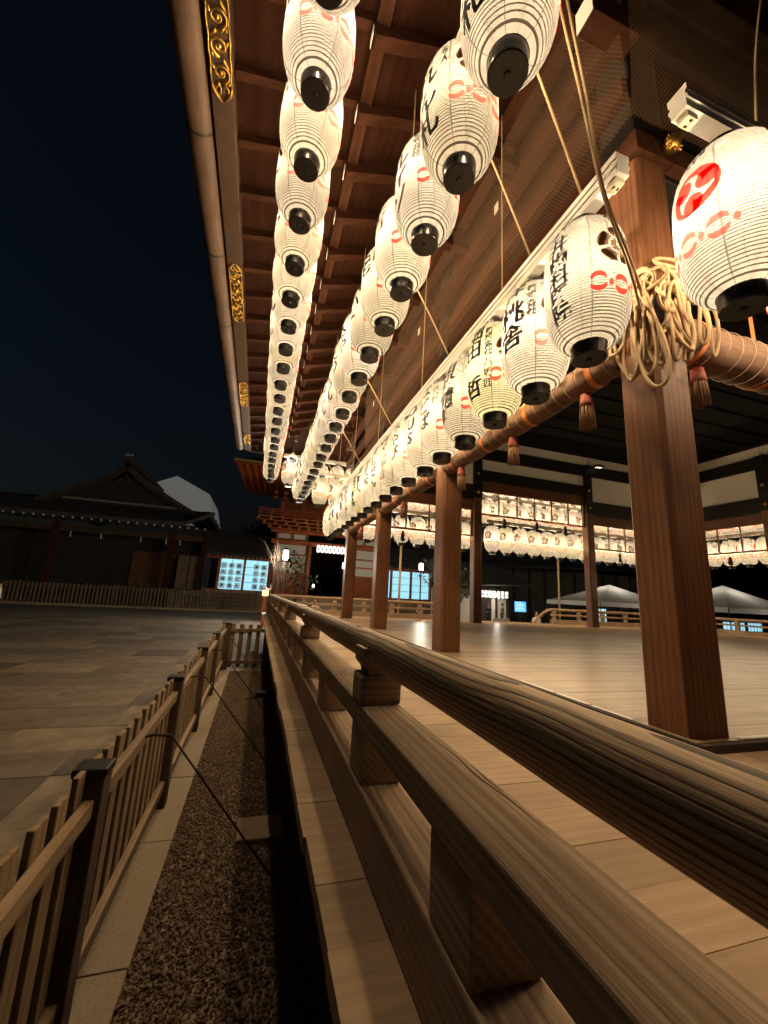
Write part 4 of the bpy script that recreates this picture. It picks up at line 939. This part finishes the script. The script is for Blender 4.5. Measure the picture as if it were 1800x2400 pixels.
# vermilion gate with its corridors
gate = thing('tower_gate', 'two-storey vermilion gate with white panels, balcony and bracketed eaves', 'gate', (6, 38, G)); GY = 37.0; CX = 5.95
def mir(x): return 2*CX-x
GW = plain('gate_white_panel', (.62, .62, .57), .8, var=.06)
box('stone_platform', (-.2, GY-1.2, G), (12.1, GY+7, -.45), STONE, gate, .03)
for i in range(3): box('step', (4.2, GY-1.6-i*.35, G), (7.7, GY-1.25-i*.35, -.45-.32*(i+1)), STONE, gate, .02)
for x in (1.15, 4.12): 
    for xx in (x, mir(x)): MB().tube([(xx, GY, -.45), (xx, GY, 4.3)], .23, 14).build('pillar', VERM['z'], gate, smooth=True)
box('lintel', (.7, GY-.2, 4.12), (mir(.7), GY+.2, 4.5), 'verm', gate)
for sx in (0, 1):
    f = (lambda x: x) if not sx else mir
    def bx(n, x0, x1, y0, y1, z0, z1, m='verm'):
        a, b_ = sorted((f(x0), f(x1))); return box(n, (a, y0, z0), (b_, y1, z1), m, gate, .01)
    for z0, z1 in ((3.29, 4.10), (2.52, 3.14), (1.68, 2.38)): bx('white_panel', 1.4, 3.88, GY+.02, GY+.08, z0, z1, GW)
    for z in (3.14, 2.38, 1.5): bx('tie_rail', 1.38, 3.9, GY-.1, GY+.1, z, z+.145)
    bx('lower_wall', 1.4, 3.88, GY+.05, GY+.1, -.45, 1.5, plain('gate_inner', (.22, .06, .025), .7))
    for i in range(20): bx('lattice_bar', 1.43+i*.123, 1.43+i*.123+.06, GY-.02, GY+.04, -.4, 1.5)
    for i in range(2): bx('small_panel', 1.3+i*1.35, 2.4+i*1.35, GY+.02, GY+.08, 4.62, 5.1, GW)
    for i in range(3): bx('strut', 1.1+i*1.35, 1.25+i*1.35, GY-.1, GY+.1, 4.5, 5.2)
box('upper_tie', (.6, GY-.2, 5.15), (mir(.6), GY+.2, 5.35), 'verm', gate)
for k in range(3):      # three stepped tiers of brackets
    w = .5*(k+1); box('bracket_tier', (.75-w, GY-.3-w, 5.38+k*.26), (mir(.75-w), GY+.1, 5.46+k*.26), 'verm', gate)
    for i in range(14): box('bracket_block', (.8-w+i*(10.3+2*w)/13.2, GY-.4-w, 5.46+k*.26), (1.05-w+i*(10.3+2*w)/13.2, GY-.1-w, 5.62+k*.26), wood('bracket_ochre', (.30, .13, .03), (.48, .24, .06), 'x', 1, .6, .1, 40, 3, 5, .05), gate)
box('balcony_floor', (-.6, GY-1.9, 6.15), (mir(-.6), GY+1, 6.28), 'verm', gate)
for z in (6.45, 6.65, 6.85): box('balcony_rail', (-.65, GY-1.9, z), (mir(-.65), GY-1.82, z+.07), 'verm', gate)
for i in range(14): box('baluster', (-.6+i*1.0, GY-1.88, 6.28), (-.52+i*1.0, GY-1.84, 6.85), 'verm', gate)
box('upper_wall', (1.3, GY-.1, 6.28), (mir(1.3), GY+.1, 8.3), plain('gate_upper_shaded', (.20, .06, .025), .7), gate)  # wall painted a darker vermilion, its shade put into the colour
for i in range(6): box('upper_pillar', (1.2+i*1.86, GY-.3, 6.28), (1.5+i*1.86, GY+.0, 8.3), 'verm', gate)
for k in range(2): 
    for i in range(14): box('upper_bracket', (.5+i*.84, GY-1.0-k*.6, 8.0+k*.35), (.8+i*.84, GY-.1, 8.25+k*.35), 'verm', gate)
roofslab([(-2.9, GY-4.2, 10.05), (mir(-2.9), GY-4.2, 10.05), (mir(-1.7), GY+3, 9.2), (-1.7, GY+3, 9.2)], .1, 'eave_soffit', W('verm', 'y'), gate)
for i in range(30): MB().bar((-2.6+i*.58, GY-4.1, 9.83), (-1.9+i*.545, GY+2.6, 9.0), .12, .12).build('eave_rafter', VERM['y'], gate)
roofslab([(-2.95, GY-4.3, 10.2), (mir(-2.95), GY-4.3, 10.2), (mir(2.5), GY+3, 13.5), (2.5, GY+3, 13.5)], .25, 'roof', TILE, gate)
MB().bar((-2.95, GY-4.33, 10.12), (mir(-2.95), GY-4.33, 10.12), .08, .16).build('eave_edge', plain('eave_gold', (.5, .33, .08), .5), gate)
# little name lanterns in a row under the gate lintel
LW = plain('small_lantern_paper', (.85, .85, .82), .6, emit=(1, .96, .88), estr=1.5)
slm = MB().lathe([(.0, -.34), (.08, -.34), (.145, -.28), (.155, 0), (.145, .28), (.08, .34), (0, .34)], 14).mesh('small_paper_body', True)
def small_lantern(x, y, z, label, group, sc_=1.0):
    t = thing('small_lantern', label, 'lantern', (x, y, z), group); o = put('paper_body', slm, LW, t, (x, y, z)); o.scale = (sc_, sc_, sc_)
    for dz_ in (-.36, .36): MB().lathe([(0, -.02), (.085*sc_, -.02), (.085*sc_, .02), (0, .02)], 10).build('ring', BLACKP, t, (x, y, z+dz_*sc_))
    m = MB()
    for k, chh in enumerate('御神'):
        vs, fs = glyph(chh); m.add([(p[0]*.2*sc_, -.162*sc_, (.11-k*.23)*sc_+p[1]*.2*sc_) for p in vs], fs)
    m.build('lettering', INK, t, (x, y, z))
for i in range(8): small_lantern(4.93+i*.37, GY-.35, 3.92, 'small white name lantern under the vermilion gate lintel', 'name lanterns of the gate')
def corridor(x0, x1, wins, label, name_grp):
    c = thing('corridor', label, 'building', ((x0+x1)/2, GY, G))
    box('stone_base', (x0, GY+.0, G), (x1, GY+.9, -.3), STONE, c, .03); box('sill', (x0, GY+.1, -.3), (x1, GY+.5, -.15), 'verm', c); box('header', (x0, GY+.12, 2.45), (x1, GY+.5, 2.75), 'verm', c)
    box('back_wall', (wins[0][0], GY+1.6, -.3), (wins[-1][1], GY+1.7, 2.8), plain('blue_backlight', (.5, .68, .72), .7, emit=(.30, .70, .88), estr=.75), c)
    for w0, w1 in wins:
        f = box('window', (w0, GY+.34, -.12), (w1, GY+.36, 2.42), BLUEW, c, .002); 
        n = 2
        for i in range(1, n): xx = w0+(w1-w0)*i/n; box('muntin', (xx-.02, GY+.29, -.1), (xx+.02, GY+.335, 2.4), IRON, c, .002)
        for z in (.5, 1.15, 1.8): box('muntin', (w0, GY+.295, z), (w1, GY+.33, z+.035), IRON, c, .002)
    xs = sorted({w for ab in wins for w in ab}); edges = [wins[0][0]-.22]+[(wins[i][1]+wins[i+1][0])/2-.1 for i in range(len(wins)-1)]+[wins[-1][1]+.03]
    for e in edges: box('column', (e, GY+.05, -.3), (e+.2, GY+.3, 2.46), 'verm', c, .02)
    roofslab([(x0-.3, GY-1.0, 2.85), (x1+.3, GY-1.0, 2.85), (x1+.3, GY+1.8, 4.95), (x0-.3, GY+1.8, 4.95)], .22, 'roof', ROOFM, c); roofslab([(x0-.3, GY+4.6, 2.85), (x1+.3, GY+4.6, 2.85), (x1+.3, GY+1.8, 4.95), (x0-.3, GY+1.8, 4.95)], .22, 'roof', ROOFM, c)
    for i in range(int((x1-x0)/.35)): box('rafter', (x0+i*.35, GY-.95, 2.58), (x0+i*.35+.1, GY+.2, 2.68), 'verm', c, .004)
    return c
corridor(-4.6, .88, [(-3.25, -1.41), (-1.18, .71)], 'vermilion corridor with two blue-lit windows of stacked sake barrels beside the gate', 'l')
corridor(11.1, 17, [(12.4, 14.2), (14.45, 16.3)], 'vermilion corridor with blue-lit windows seen between the stage posts', 'r')
# straw barrels stacked behind the windows
BARR = plain('barrel_straw_glow', (.62, .70, .70), .8, emit=(.28, .48, .56), estr=.5, var=.1)  # blue window light on the straw put in as emission
barm = MB().lathe([(.0, -.25), (.24, -.25), (.29, 0), (.24, .25), (0, .25)], 12).mesh('barrel', True)
for w0, w1, grp in ((-3.25, -1.41, 'left'), (-1.18, .71, 'right')):
    for j in range(4):
        for i in range(3):
            if grp == 'right' and i == 0: continue
            x = w0+.32+i*.6; z = .17+j*.56
            t = thing('sake_barrel', 'straw-wrapped sake barrel stacked behind the blue-lit corridor window', 'barrel', (x, GY+.2, z-.25), 'stacked sake barrels')
            put('cask', barm, BARR, t, (x, GY+.05, z)); m = MB(); vs, fs = glyph('寿福大酒'[(i+j) % 4]); m.add([(p[0]*.3, 0, p[1]*.3) for p in vs], fs); m.build('lettering', INK, t, (x, GY-.25, z))

# street lamps
def lamp_post(x, y, z, label, p=60):
    t = thing('lamp_post', label, 'lamp', (x, y, G)); MB().tube([(x, y, G), (x, y, z-.3)], .05, 8).build('post', IRON, t); MB().box((x, y, z), (.26, .26, .5)).build('lamp_glass', plain('lamp_glow', (1, 1, 1), .5, emit=(1, .93, .80), estr=4), t, bevel=.04)
    MB().lathe([(.0, .16), (.2, .02), (.2, 0)], 10).build('lamp_roof', IRON, t, (x, y, z+.27)); MB().box((x, y, z-.28), (.2, .2, .06)).build('lamp_base', IRON, t)
    l = bpy.data.lights.new('lamp_light', 'POINT'); l.energy = p; l.color = (1, .9, .72); l.shadow_soft_size = .12; o = bpy.data.objects.new('lamp_light', l); COL.objects.link(o); o.parent = t; o.location = (0, -.25, z-G)
lamp_post(1.29, 22.8, 1.93, 'bright square street lamp before the white gate panels', 1300); lamp_post(6.9, 34, 2.35, 'street lamp shining beside the dark gate opening', 250); lamp_post(11.0, 26.6, 2.18, 'bright street lamp before the right corridor windows', 180)
bl = thing('box_lantern', 'small vermilion box lantern with a glowing pane by the railing end', 'lantern', (.37, 20, G)); box('post', (.3, 19.93, G), (.46, 20.07, -.30), 'verm', bl); box('pane', (.24, 19.87, -.3), (.52, 20.13, -.02), plain('amber_pane', (1, .7, .4), .5, emit=(1, .66, .3), estr=1.6), bl, .01); MB().lathe([(.26, 0), (.2, .05), (.03, .1)], 4, (.38, 20, -.02)).build('cap', VERM['z'], bl)

# ------------------------------------------------------------------ trees
BARK = wood('bark', (.05, .036, .026), (.13, .095, .07), 'z', 2, .9, .8, 40, 6, 6, .15)
LEAFM = plain('leaf_dark', (.045, .065, .025), .6, var=.4, vscale=2)
def tree(loc, h, spread, label, leaves=0, seed=1, leaf=.12, group=None, name='tree', cr=(.45, 1.0)):
    r_ = random.Random(seed); t = thing(name, label, 'tree', loc, group); m = MB(); tips = []
    def br(p, d, ln, r, lev):
        n = 4; pts = [p]; rs = [r]
        for i in range(n):
            d = (d+Vector((r_.uniform(-.25, .25), r_.uniform(-.25, .25), r_.uniform(-.05, .18)))).normalized(); p = p+d*ln/n; pts.append(p.copy()); rs.append(max(.004, r*(1-.55*(i+1)/n)))
            if lev < 3 and i >= 1:
                for _ in range(2 if lev < 2 else 1): br(p.copy(), (d+Vector((r_.uniform(-1, 1), r_.uniform(-1, 1), r_.uniform(-.1, .5)))*spread).normalized(), ln*r_.uniform(.45, .7), rs[-1]*.6, lev+1)
        tips.append(p.copy()); m.tube(pts, rs, 6)
    br(Vector((0, 0, 0)), Vector((0, 0, 1)), h*.62, h*.026, 0)
    m.build('trunk', BARK, t, loc, smooth=True)
    if leaves:
        N_ = leaves; cl = [np.array(q) for q in tips]
        c = np.array([cl[i] for i in rng.integers(0, len(cl), N_)])+rng.normal(0, h*.055, (N_, 3))
        a = rng.normal(0, 1, (N_, 3)); a /= np.linalg.norm(a, axis=1)[:, None]; b_ = rng.normal(0, 1, (N_, 3)); b_ -= a*(a*b_).sum(1)[:, None]; b_ /= np.linalg.norm(b_, axis=1)[:, None]
        s_ = leaf*rng.uniform(.6, 1.2, (N_, 1)); V = np.stack([c-a*s_, c+b_*s_*.5, c+a*s_, c-b_*s_*.5], 1).reshape(-1, 3)
        me = bpy.data.meshes.new('crown'); me.from_pydata(V.tolist(), [], np.arange(4*N_).reshape(-1, 4).tolist()); me.update(); put('crown', me, LEAFM, t, loc)
    return t
tree((1.1, 24, G), 3.6, .8, 'small bare tree with thin twigs before the gate', 0, 4)
tree((2.35, 27, G), 3.3, .7, 'low leafy shrub tree leaning beside the gate lamp', 160, 9, .16)
tree((12.0, 24.5, G), 4.2, .8, 'small bare tree before the right corridor windows', 60, 12, .14)
tree((13.3, 25.5, G), 3.2, .7, 'dense dark shrub tree near the right corridor', 900, 15, .16)
for i, (x, y, h) in enumerate(((5.2, 58, 11), (9.5, 62, 13), (1.5, 66, 12))): tree((x, y, G), h, .8, 'dark leafy tree behind the gate opening', 2600, 30+i, .35, 'trees behind the gate')

# ------------------------------------------------------------------ shop, tents and boards on the right
shop = thing('shop_house', 'low tiled shop house with white walls and lanterns under its eave', 'house', (18, 31, G))
box('wall', (14, 31.2, G), (21.2, 31.4, 1.1), PLASTER, shop, .01)
for x in (14.0, 16.3, 18.2, 20.0, 21.1): box('post', (x, 31.05, G), (x+.16, 31.22, 1.1), 'old', shop)
box('door_opening', (18.5, 31.15, G), (19.6, 31.19, .35), DARKW, shop, .002); box('eave_beam', (13.6, 30.9, .95), (22.0, 31.1, 1.1), 'old', shop)
for i in range(10):
    s0, s1 = i/10, (i+1)/10
    roofslab([(13.5, 29.6+2.4*s0, 1.15+2.2*s0**1.15), (22.9-2.6*s0, 29.6+2.4*s0, 1.15+.45*(1-s0)+2.2*s0**1.15), (22.9-2.6*s1, 29.6+2.4*s1, 1.15+.45*(1-s1)+2.2*s1**1.15), (13.5, 29.6+2.4*s1, 1.15+2.2*s1**1.15)], .12, 'tile_course', ROOFM, shop)
for i in range(7): small_lantern(17.9+i*.4, 29.9, .62, 'small white lantern under the shop house eave', 'lanterns of the shop house', .8)
l = bpy.data.lights.new('eave_bulb', 'POINT'); l.energy = 90; l.color = (1, .9, .74); l.shadow_soft_size = .2; lo_ = bpy.data.objects.new('eave_bulb', l); COL.objects.link(lo_); lo_.parent = shop; lo_.location = (1.2, -1.3, .4-G)  # added fill light brightening the shop walls beyond what the small lanterns give
scr = thing('screen', 'bright blue notice screen standing by the shop house', 'screen', (21.7, 30, G)); box('frame', (21.08, 30, -.78), (22.34, 30.1, .2), LACQ, scr, .01)
box('display', (21.14, 29.985, -.72), (22.28, 29.998, .14), plain('screen_blue', (.1, .3, .7), .4, emit=(.10, .42, .95), estr=1.1), scr, .001)
for i in range(6): box('text_line', (21.22, 29.98, .02-i*.12), (21.95+.2*((i*7) % 3)/2, 29.984, .05-i*.12), plain('screen_text', (.8, .9, 1), .4, emit=(.6, .85, 1), estr=1.2), scr, .0005)
box('stand', (21.6, 30.02, G), (21.8, 30.08, -.78), IRON, scr)
for i, (x0, x1, lab) in enumerate(((18.2, 18.9, 'plain pale notice board on the ground by the shop house'), (19.0, 19.75, 'pale notice board with a round prohibition sign by the shop house'))):
    b0 = thing('notice_board', lab, 'sign', ((x0+x1)/2, 28.7, G)); box('board', (x0, 28.7, -1.72), (x1, 28.74, -1.25), plain('board_cream', (.62, .56, .45), .7), b0, .004); box('stand', (x0+.1, 28.75, G), (x1-.1, 28.79, -1.4), 'old', b0)
    for k in range(3 if i == 0 else 0): box('text_line', (x0+.08, 28.695, -1.36-k*.1), (x1-.1, 28.699, -1.33-k*.1), INK, b0, .0005)
    if i == 1:
        m = MB(); arc_poly(m, 0, 0, .11, .145, 0, 2*PI, 24); m.v = [(v[0], 0, v[1]) for v in m.v]; m.build('prohibition_ring', plain('sign_red', (.6, .05, .04), .6), b0, ((x0+x1)/2, 28.692, -1.48)); m = MB(); m.bar((-.08, 0, .08), (.08, 0, -.08), .03, .003, (0, 1, 0)); m.build('sign_bar', INK, b0, ((x0+x1)/2, 28.69, -1.48))
big = thing('long_hall', 'long dark hall with tiled eaves beyond the shop house', 'hall', (28, 40, G)); roofslab([(22, 36, 3.7), (48, 33, 4.6), (48, 40, 9), (22, 42, 8)], .3, 'roof', ROOFM, big); box('wall', (23, 39, G), (48, 39.3, 4), plain('hall_grey', (.16, .15, .14), .8, var=.2, vscale=1), big)
for i in range(12): box('post', (23+i*2.1, 38.8, G), (23.2+i*2.1, 39, 4), 'old', big)
def tent_canvas():
    m = inkmat('tent_canvas', (.66, .64, .60), .45); return m
TENTM = tent_canvas()
def tent(cx, cy, w, d, ze, zp, label):
    t = thing('tent', label, 'tent', (cx, cy, G)); M = TENTM; l = bpy.data.lights.new('tent_bulb', 'POINT'); l.energy = 120; l.color = (1, .9, .75); l.shadow_soft_size = .15; lo_ = bpy.data.objects.new('tent_bulb', l); COL.objects.link(lo_); lo_.parent = t; lo_.location = (0, 0, ze-G+.35); MB().lathe([(0, .1), (.08, .06), (.1, -.05), (0, -.1)], 10).build('hanging_bulb', plain('bulb_glow', (1, 1, 1), .5, emit=(1, .9, .75), estr=6), t, (cx, cy, ze+.55))
    x0, x1, y0, y1 = cx-w/2, cx+w/2, cy-d/2, cy+d/2; m = MB(); n = 6
    def P(s_, c): # s 0 eave 1 peak, slight sag
        X, Y = c; return (X+(cx-X)*s_, Y+(cy-Y)*s_, ze+(zp-ze)*(s_**1.15))
    C4 = [(x0, y0), (x1, y0), (x1, y1), (x0, y1)]
    for k in range(4):
        a, b_ = C4[k], C4[(k+1) % 4]
        for i in range(n): m.add([P(i/n, a), P(i/n, b_), P((i+1)/n, b_), P((i+1)/n, a)], [(0, 1, 2, 3)])
    m.build('canopy', M, t)
    for k in range(4):
        a, b_ = C4[k], C4[(k+1) % 4]; q = MB(); nn = 10
        vs = []
        for i in range(nn+1):
            s_ = i/nn; X, Y = a[0]+(b_[0]-a[0])*s_, a[1]+(b_[1]-a[1])*s_; vs += [(X, Y, ze), (X, Y, ze-.30-.02*(i % 2))]
        q.add(vs, [(2*i, 2*i+2, 2*i+3, 2*i+1) for i in range(nn)]); q.build('valance', M, t)
    for X, Y in C4: MB().tube([(X, Y, G), (X, Y, ze)], .035, 6).build('leg', IRON, t)
tent(26.8, 25.5, 7.6, 5.5, .42, 1.85, 'white canvas event tent seen left of the near corner post'); tent(33.0, 21.2, 8.0, 5.5, .45, 2.1, 'white canvas event tent seen right of the near corner post')
for i, (x, y, w, lab) in enumerate(((27.5, 27.8, 1.2, 'lit booth window under the left tent'), (36.0, 23.4, 2.4, 'blue-lit booth window under the right tent'), (39.2, 23.6, 1.6, 'narrow blue-lit booth window beside the wider one'))):
    t = thing('booth_window', lab, 'window', (x, y, G)); box('pane', (x, y, -1.25), (x+w, y+.03, -.1 if i == 0 else -.6), BLUEW, t, .002); box('frame', (x-.06, y+.04, G), (x+w+.06, y+.1, .0 if i == 0 else -.5), LACQ, t)
    for k in range(4): box('muntin', (x+w*(k+.5)/4, y-.02, -1.25), (x+w*(k+.5)/4+.03, y-.003, -.1 if i == 0 else -.6), LACQ, t, .001)
for i, (x, y, zt, lab) in enumerate(((17.2, 20, 3.6, 'tall pale bamboo pole beyond the far railing before the shop house'), (7.08, 20, 3.0, 'pale pole standing before the right corridor'))):
    o = MB().tube([(x, y, G), (x, y, zt)], .06, 10).build('pole', wood('bamboo_pole', (.32, .22, .12), (.45, .33, .19), 'z', 1, .6, .1, 30, 2, 4, .05), smooth=True); tag(o, lab, 'pole')

# ------------------------------------------------------------------ people
def skin(nodes, edges, name, sub=1):
    me = bpy.data.meshes.new(name); me.from_pydata([n[:3] for n in nodes], edges, []); ob = bpy.data.objects.new(name, me); COL.objects.link(ob)
    md = ob.modifiers.new('skin', 'SKIN'); md.use_smooth_shade = True
    for i, n in enumerate(nodes): sv = me.skin_vertices[0].data[i]; r = n[3]; sv.radius = (r, n[4] if len(n) > 4 else r); sv.use_root = (i == 0)
    s = ob.modifiers.new('sub', 'SUBSURF'); s.levels = sub; s.render_levels = sub
    dg = bpy.context.evaluated_depsgraph_get(); dg.update(); ev_ = ob.evaluated_get(dg); out = bpy.data.meshes.new_from_object(ev_); bpy.data.objects.remove(ob); return out
SKINM = plain('skin', (.55, .34, .24), .55)
def person(loc, rz, label, h=1.65, coat=(.04, .04, .05), trousers=(.03, .03, .04), hair=(.015, .012, .01), pose='stand', scarf=None):
    t = thing('person', label, 'person', loc, None, rz); k = h/1.7; sit = pose == 'sit'
    zp = .52 if sit else .92     # pelvis height; the figure faces +y
    N_ = [(0, 0, zp, .13, .10), (0, 0, zp+.22, .125, .095), (0, .0, zp+.42, .15, .10), (0, 0, zp+.53, .06), (0, .015, zp+.60, .055), (0, .03, zp+.66, .082, .09), (0, .03, zp+.75, .085, .095), (0, .02, zp+.80, .05)]
    E_ = [(0, 1), (1, 2), (2, 3), (3, 4), (4, 5), (5, 6), (6, 7)]
    def chain(root, pts):
        last = root
        for p in pts: N_.append(p); E_.append((last, len(N_)-1)); last = len(N_)-1
        return last
    hands = []
    for s_ in (-1, 1):
        sh = (s_*.18, 0, zp+.43, .055)
        if pose in ('photo', 'sit'): a = [sh, (s_*.24, .10, zp+.22, .043), (s_*.10, .27, zp+.40, .034), (s_*.06, .32, zp+.47, .03)]
        else: a = [sh, (s_*.24, -.02, zp+.16, .043), (s_*.25, .04, zp-.08, .033), (s_*.25, .06, zp-.16, .03)]
        e = chain(2, a); hp = Vector(a[-1][:3]); dr = (hp-Vector(a[-2][:3])).normalized(); sd = dr.orthogonal().normalized()
        for f_ in range(4): chain(e, [(*(hp+dr*.045+sd*(.018*(f_-1.5))), .0085), (*(hp+dr*(.085-.006*abs(f_-1.4))+sd*(.019*(f_-1.5))+Vector((0, .012, 0))), .0075)])
        chain(e, [(*(hp+dr*.02+sd*.035), .0095), (*(hp+dr*.045+sd*.05), .008)])
        if sit: lg = [(s_*.10, .05, zp-.01, .085), (s_*.11, .42, zp+.0, .062), (s_*.11, .45, .09, .042), (s_*.11, .58, .035, .035)]
        else: lg = [(s_*.095, 0, zp-.08, .085), (s_*.10, .015, .5, .06), (s_*.10, -.01, .09, .042), (s_*.105, .13, .035, .035)]
        chain(0, lg)
    S_ = lambda n: (n[0]*k, n[1]*k, n[2]*k, *[q*k for q in n[3:]])
    def loc_put(nm, me, mat):
        o = bpy.data.objects.new(nm, me); COL.objects.link(o); o.parent = t; me.materials.clear(); me.materials.append(mat); return o
    loc_put('body', skin([S_(n) for n in N_], E_, 'body'), SKINM)
    cn, ce = [N_[0], N_[1], N_[2]], [(0, 1), (1, 2)]; cn = [(*n[:3], *[q+.022 for q in n[3:]]) for n in cn]; cn.append((0, 0, zp+.50, .085)); ce.append((2, 3)); cn.append((0, 0, zp-.12, .16, .13)); ce.append((0, 4))
    tn, te = [(0, 0, zp, .14, .115)], []
    for s_ in (-1, 1):
        sh = (s_*.18, 0, zp+.43, .072)
        arm = [sh, (s_*.24, .10, zp+.22, .06), (s_*.11, .26, zp+.39, .05)] if pose in ('photo', 'sit') else [sh, (s_*.24, -.02, zp+.16, .06), (s_*.25, .04, zp-.07, .05)]
        last = 2
        for p in arm: cn.append(p); ce.append((last, len(cn)-1)); last = len(cn)-1
        lg = [(s_*.10, .05, zp-.01, .105), (s_*.11, .42, zp, .08), (s_*.11, .45, .12, .06)] if sit else [(s_*.095, 0, zp-.08, .105), (s_*.10, .015, .5, .08), (s_*.10, -.01, .10, .062)]
        last = 0
        for p in lg: tn.append(p); te.append((last, len(tn)-1)); last = len(tn)-1
        m = MB().tube([(s_*.11*k, (.40 if sit else -.06)*k, .03*k), (s_*.11*k, (.50 if sit else .05)*k, .045*k), (s_*.11*k, (.63 if sit else .19)*k, .03*k)], [.045*k, .055*k, .03*k], 8); loc_put('shoe', m.mesh('shoe', True), plain('shoe_black', (.02, .02, .02), .5))
    def cm_(c): return plain('cloth_%d_%d_%d' % tuple(int(v*999) for v in c), c, .85, var=.15, vscale=12)
    loc_put('coat', skin([S_(n) for n in cn], ce, 'coat'), cm_(coat)); loc_put('trousers', skin([S_(n) for n in tn], te, 'trousers'), cm_(trousers))
    hz = (zp+.745)*k; m = MB().lathe([(.0, .112*k), (.06*k, .10*k), (.098*k, .05*k), (.106*k, 0), (.10*k, -.06*k), (.07*k, -.085*k)], 16); m.v = [(v[0], v[1]-.012*k-(.03*k if v[2] < 0 else 0), v[2]+hz) for v in m.v]; loc_put('hair', m.mesh('hair', True), plain('hair_%d' % int(hair[0]*1000), hair, .6))
    m = MB().tube([(0, .115*k, hz+.0), (0, .138*k, hz-.03*k), (0, .12*k, hz-.042*k)], [.01*k, .016*k, .008*k], 6); loc_put('nose', m.mesh('nose', True), SKINM)
    for s_ in (-1, 1): m = MB().lathe([(0, .009*k), (.009*k, 0), (0, -.009*k)], 8, (s_*.034*k, .118*k, hz+.002)); loc_put('eye', m.mesh('eye', True), plain('eye_dark', (.02, .015, .012), .3))
    m = MB().tube([(-.025*k, .113*k, hz-.068*k), (0, .122*k, hz-.07*k), (.025*k, .113*k, hz-.068*k)], .006*k, 5); loc_put('mouth', m.mesh('mouth', True), plain('lip', (.42, .18, .14), .5))
    if scarf: m = MB().tube([(.1*k*math.cos(a*PI/5), .09*k*math.sin(a*PI/5), (zp+.53)*k) for a in range(10)], .045*k, 8, True); loc_put('scarf', m.mesh('scarf', True), cm_(scarf))
    return t
person((17.9, 28.9, G), 2.9, 'person in a dark coat holding up a phone by the shop house', 1.6, pose='photo')
person((19.25, 29.0, G), 1.4, 'person in a grey jacket turned towards the shop house', 1.62, coat=(.16, .16, .17), pose='stand')
person((2.2, 15.8, G), 2.6, 'dark-haired person in a pale coat looking over the far railing', 1.48, coat=(.35, .30, .26))
person((6.55, 15.9, G), 2.9, 'person in black with a white collar standing behind the far railing', 1.44, coat=(.02, .02, .02), pose='photo', scarf=(.75, .72, .68))
person((12.9, 16.6, G), 3.0, 'person in white behind the curved railing end', 1.36, coat=(.65, .62, .58))
person((-11.95, 24.4, G), 2.0, 'person in a white robe at the edge of the open court', 1.42, coat=(.75, .73, .70), trousers=(.70, .68, .66))

for i, (x, y, z) in enumerate(((5.6, 50, .6), (6.5, 50, .75), (5.2, 46, .1))):
    o = thing('distant_lamp', 'small warm lamp glowing in the dark beyond the gate opening', 'lamp', (x, y, G), 'lamps beyond the gate'); MB().tube([(x, y, G), (x, y, z-.2)], .04, 6).build('post', IRON, o); MB().lathe([(0, -.2), (.15, -.18), (.17, 0), (.1, .2), (0, .22)], 12, (x, y, z)).build('lamp_glass', plain('distant_glow', (1, .9, .6), .5, emit=(1, .82, .5), estr=2.2), o, smooth=True)
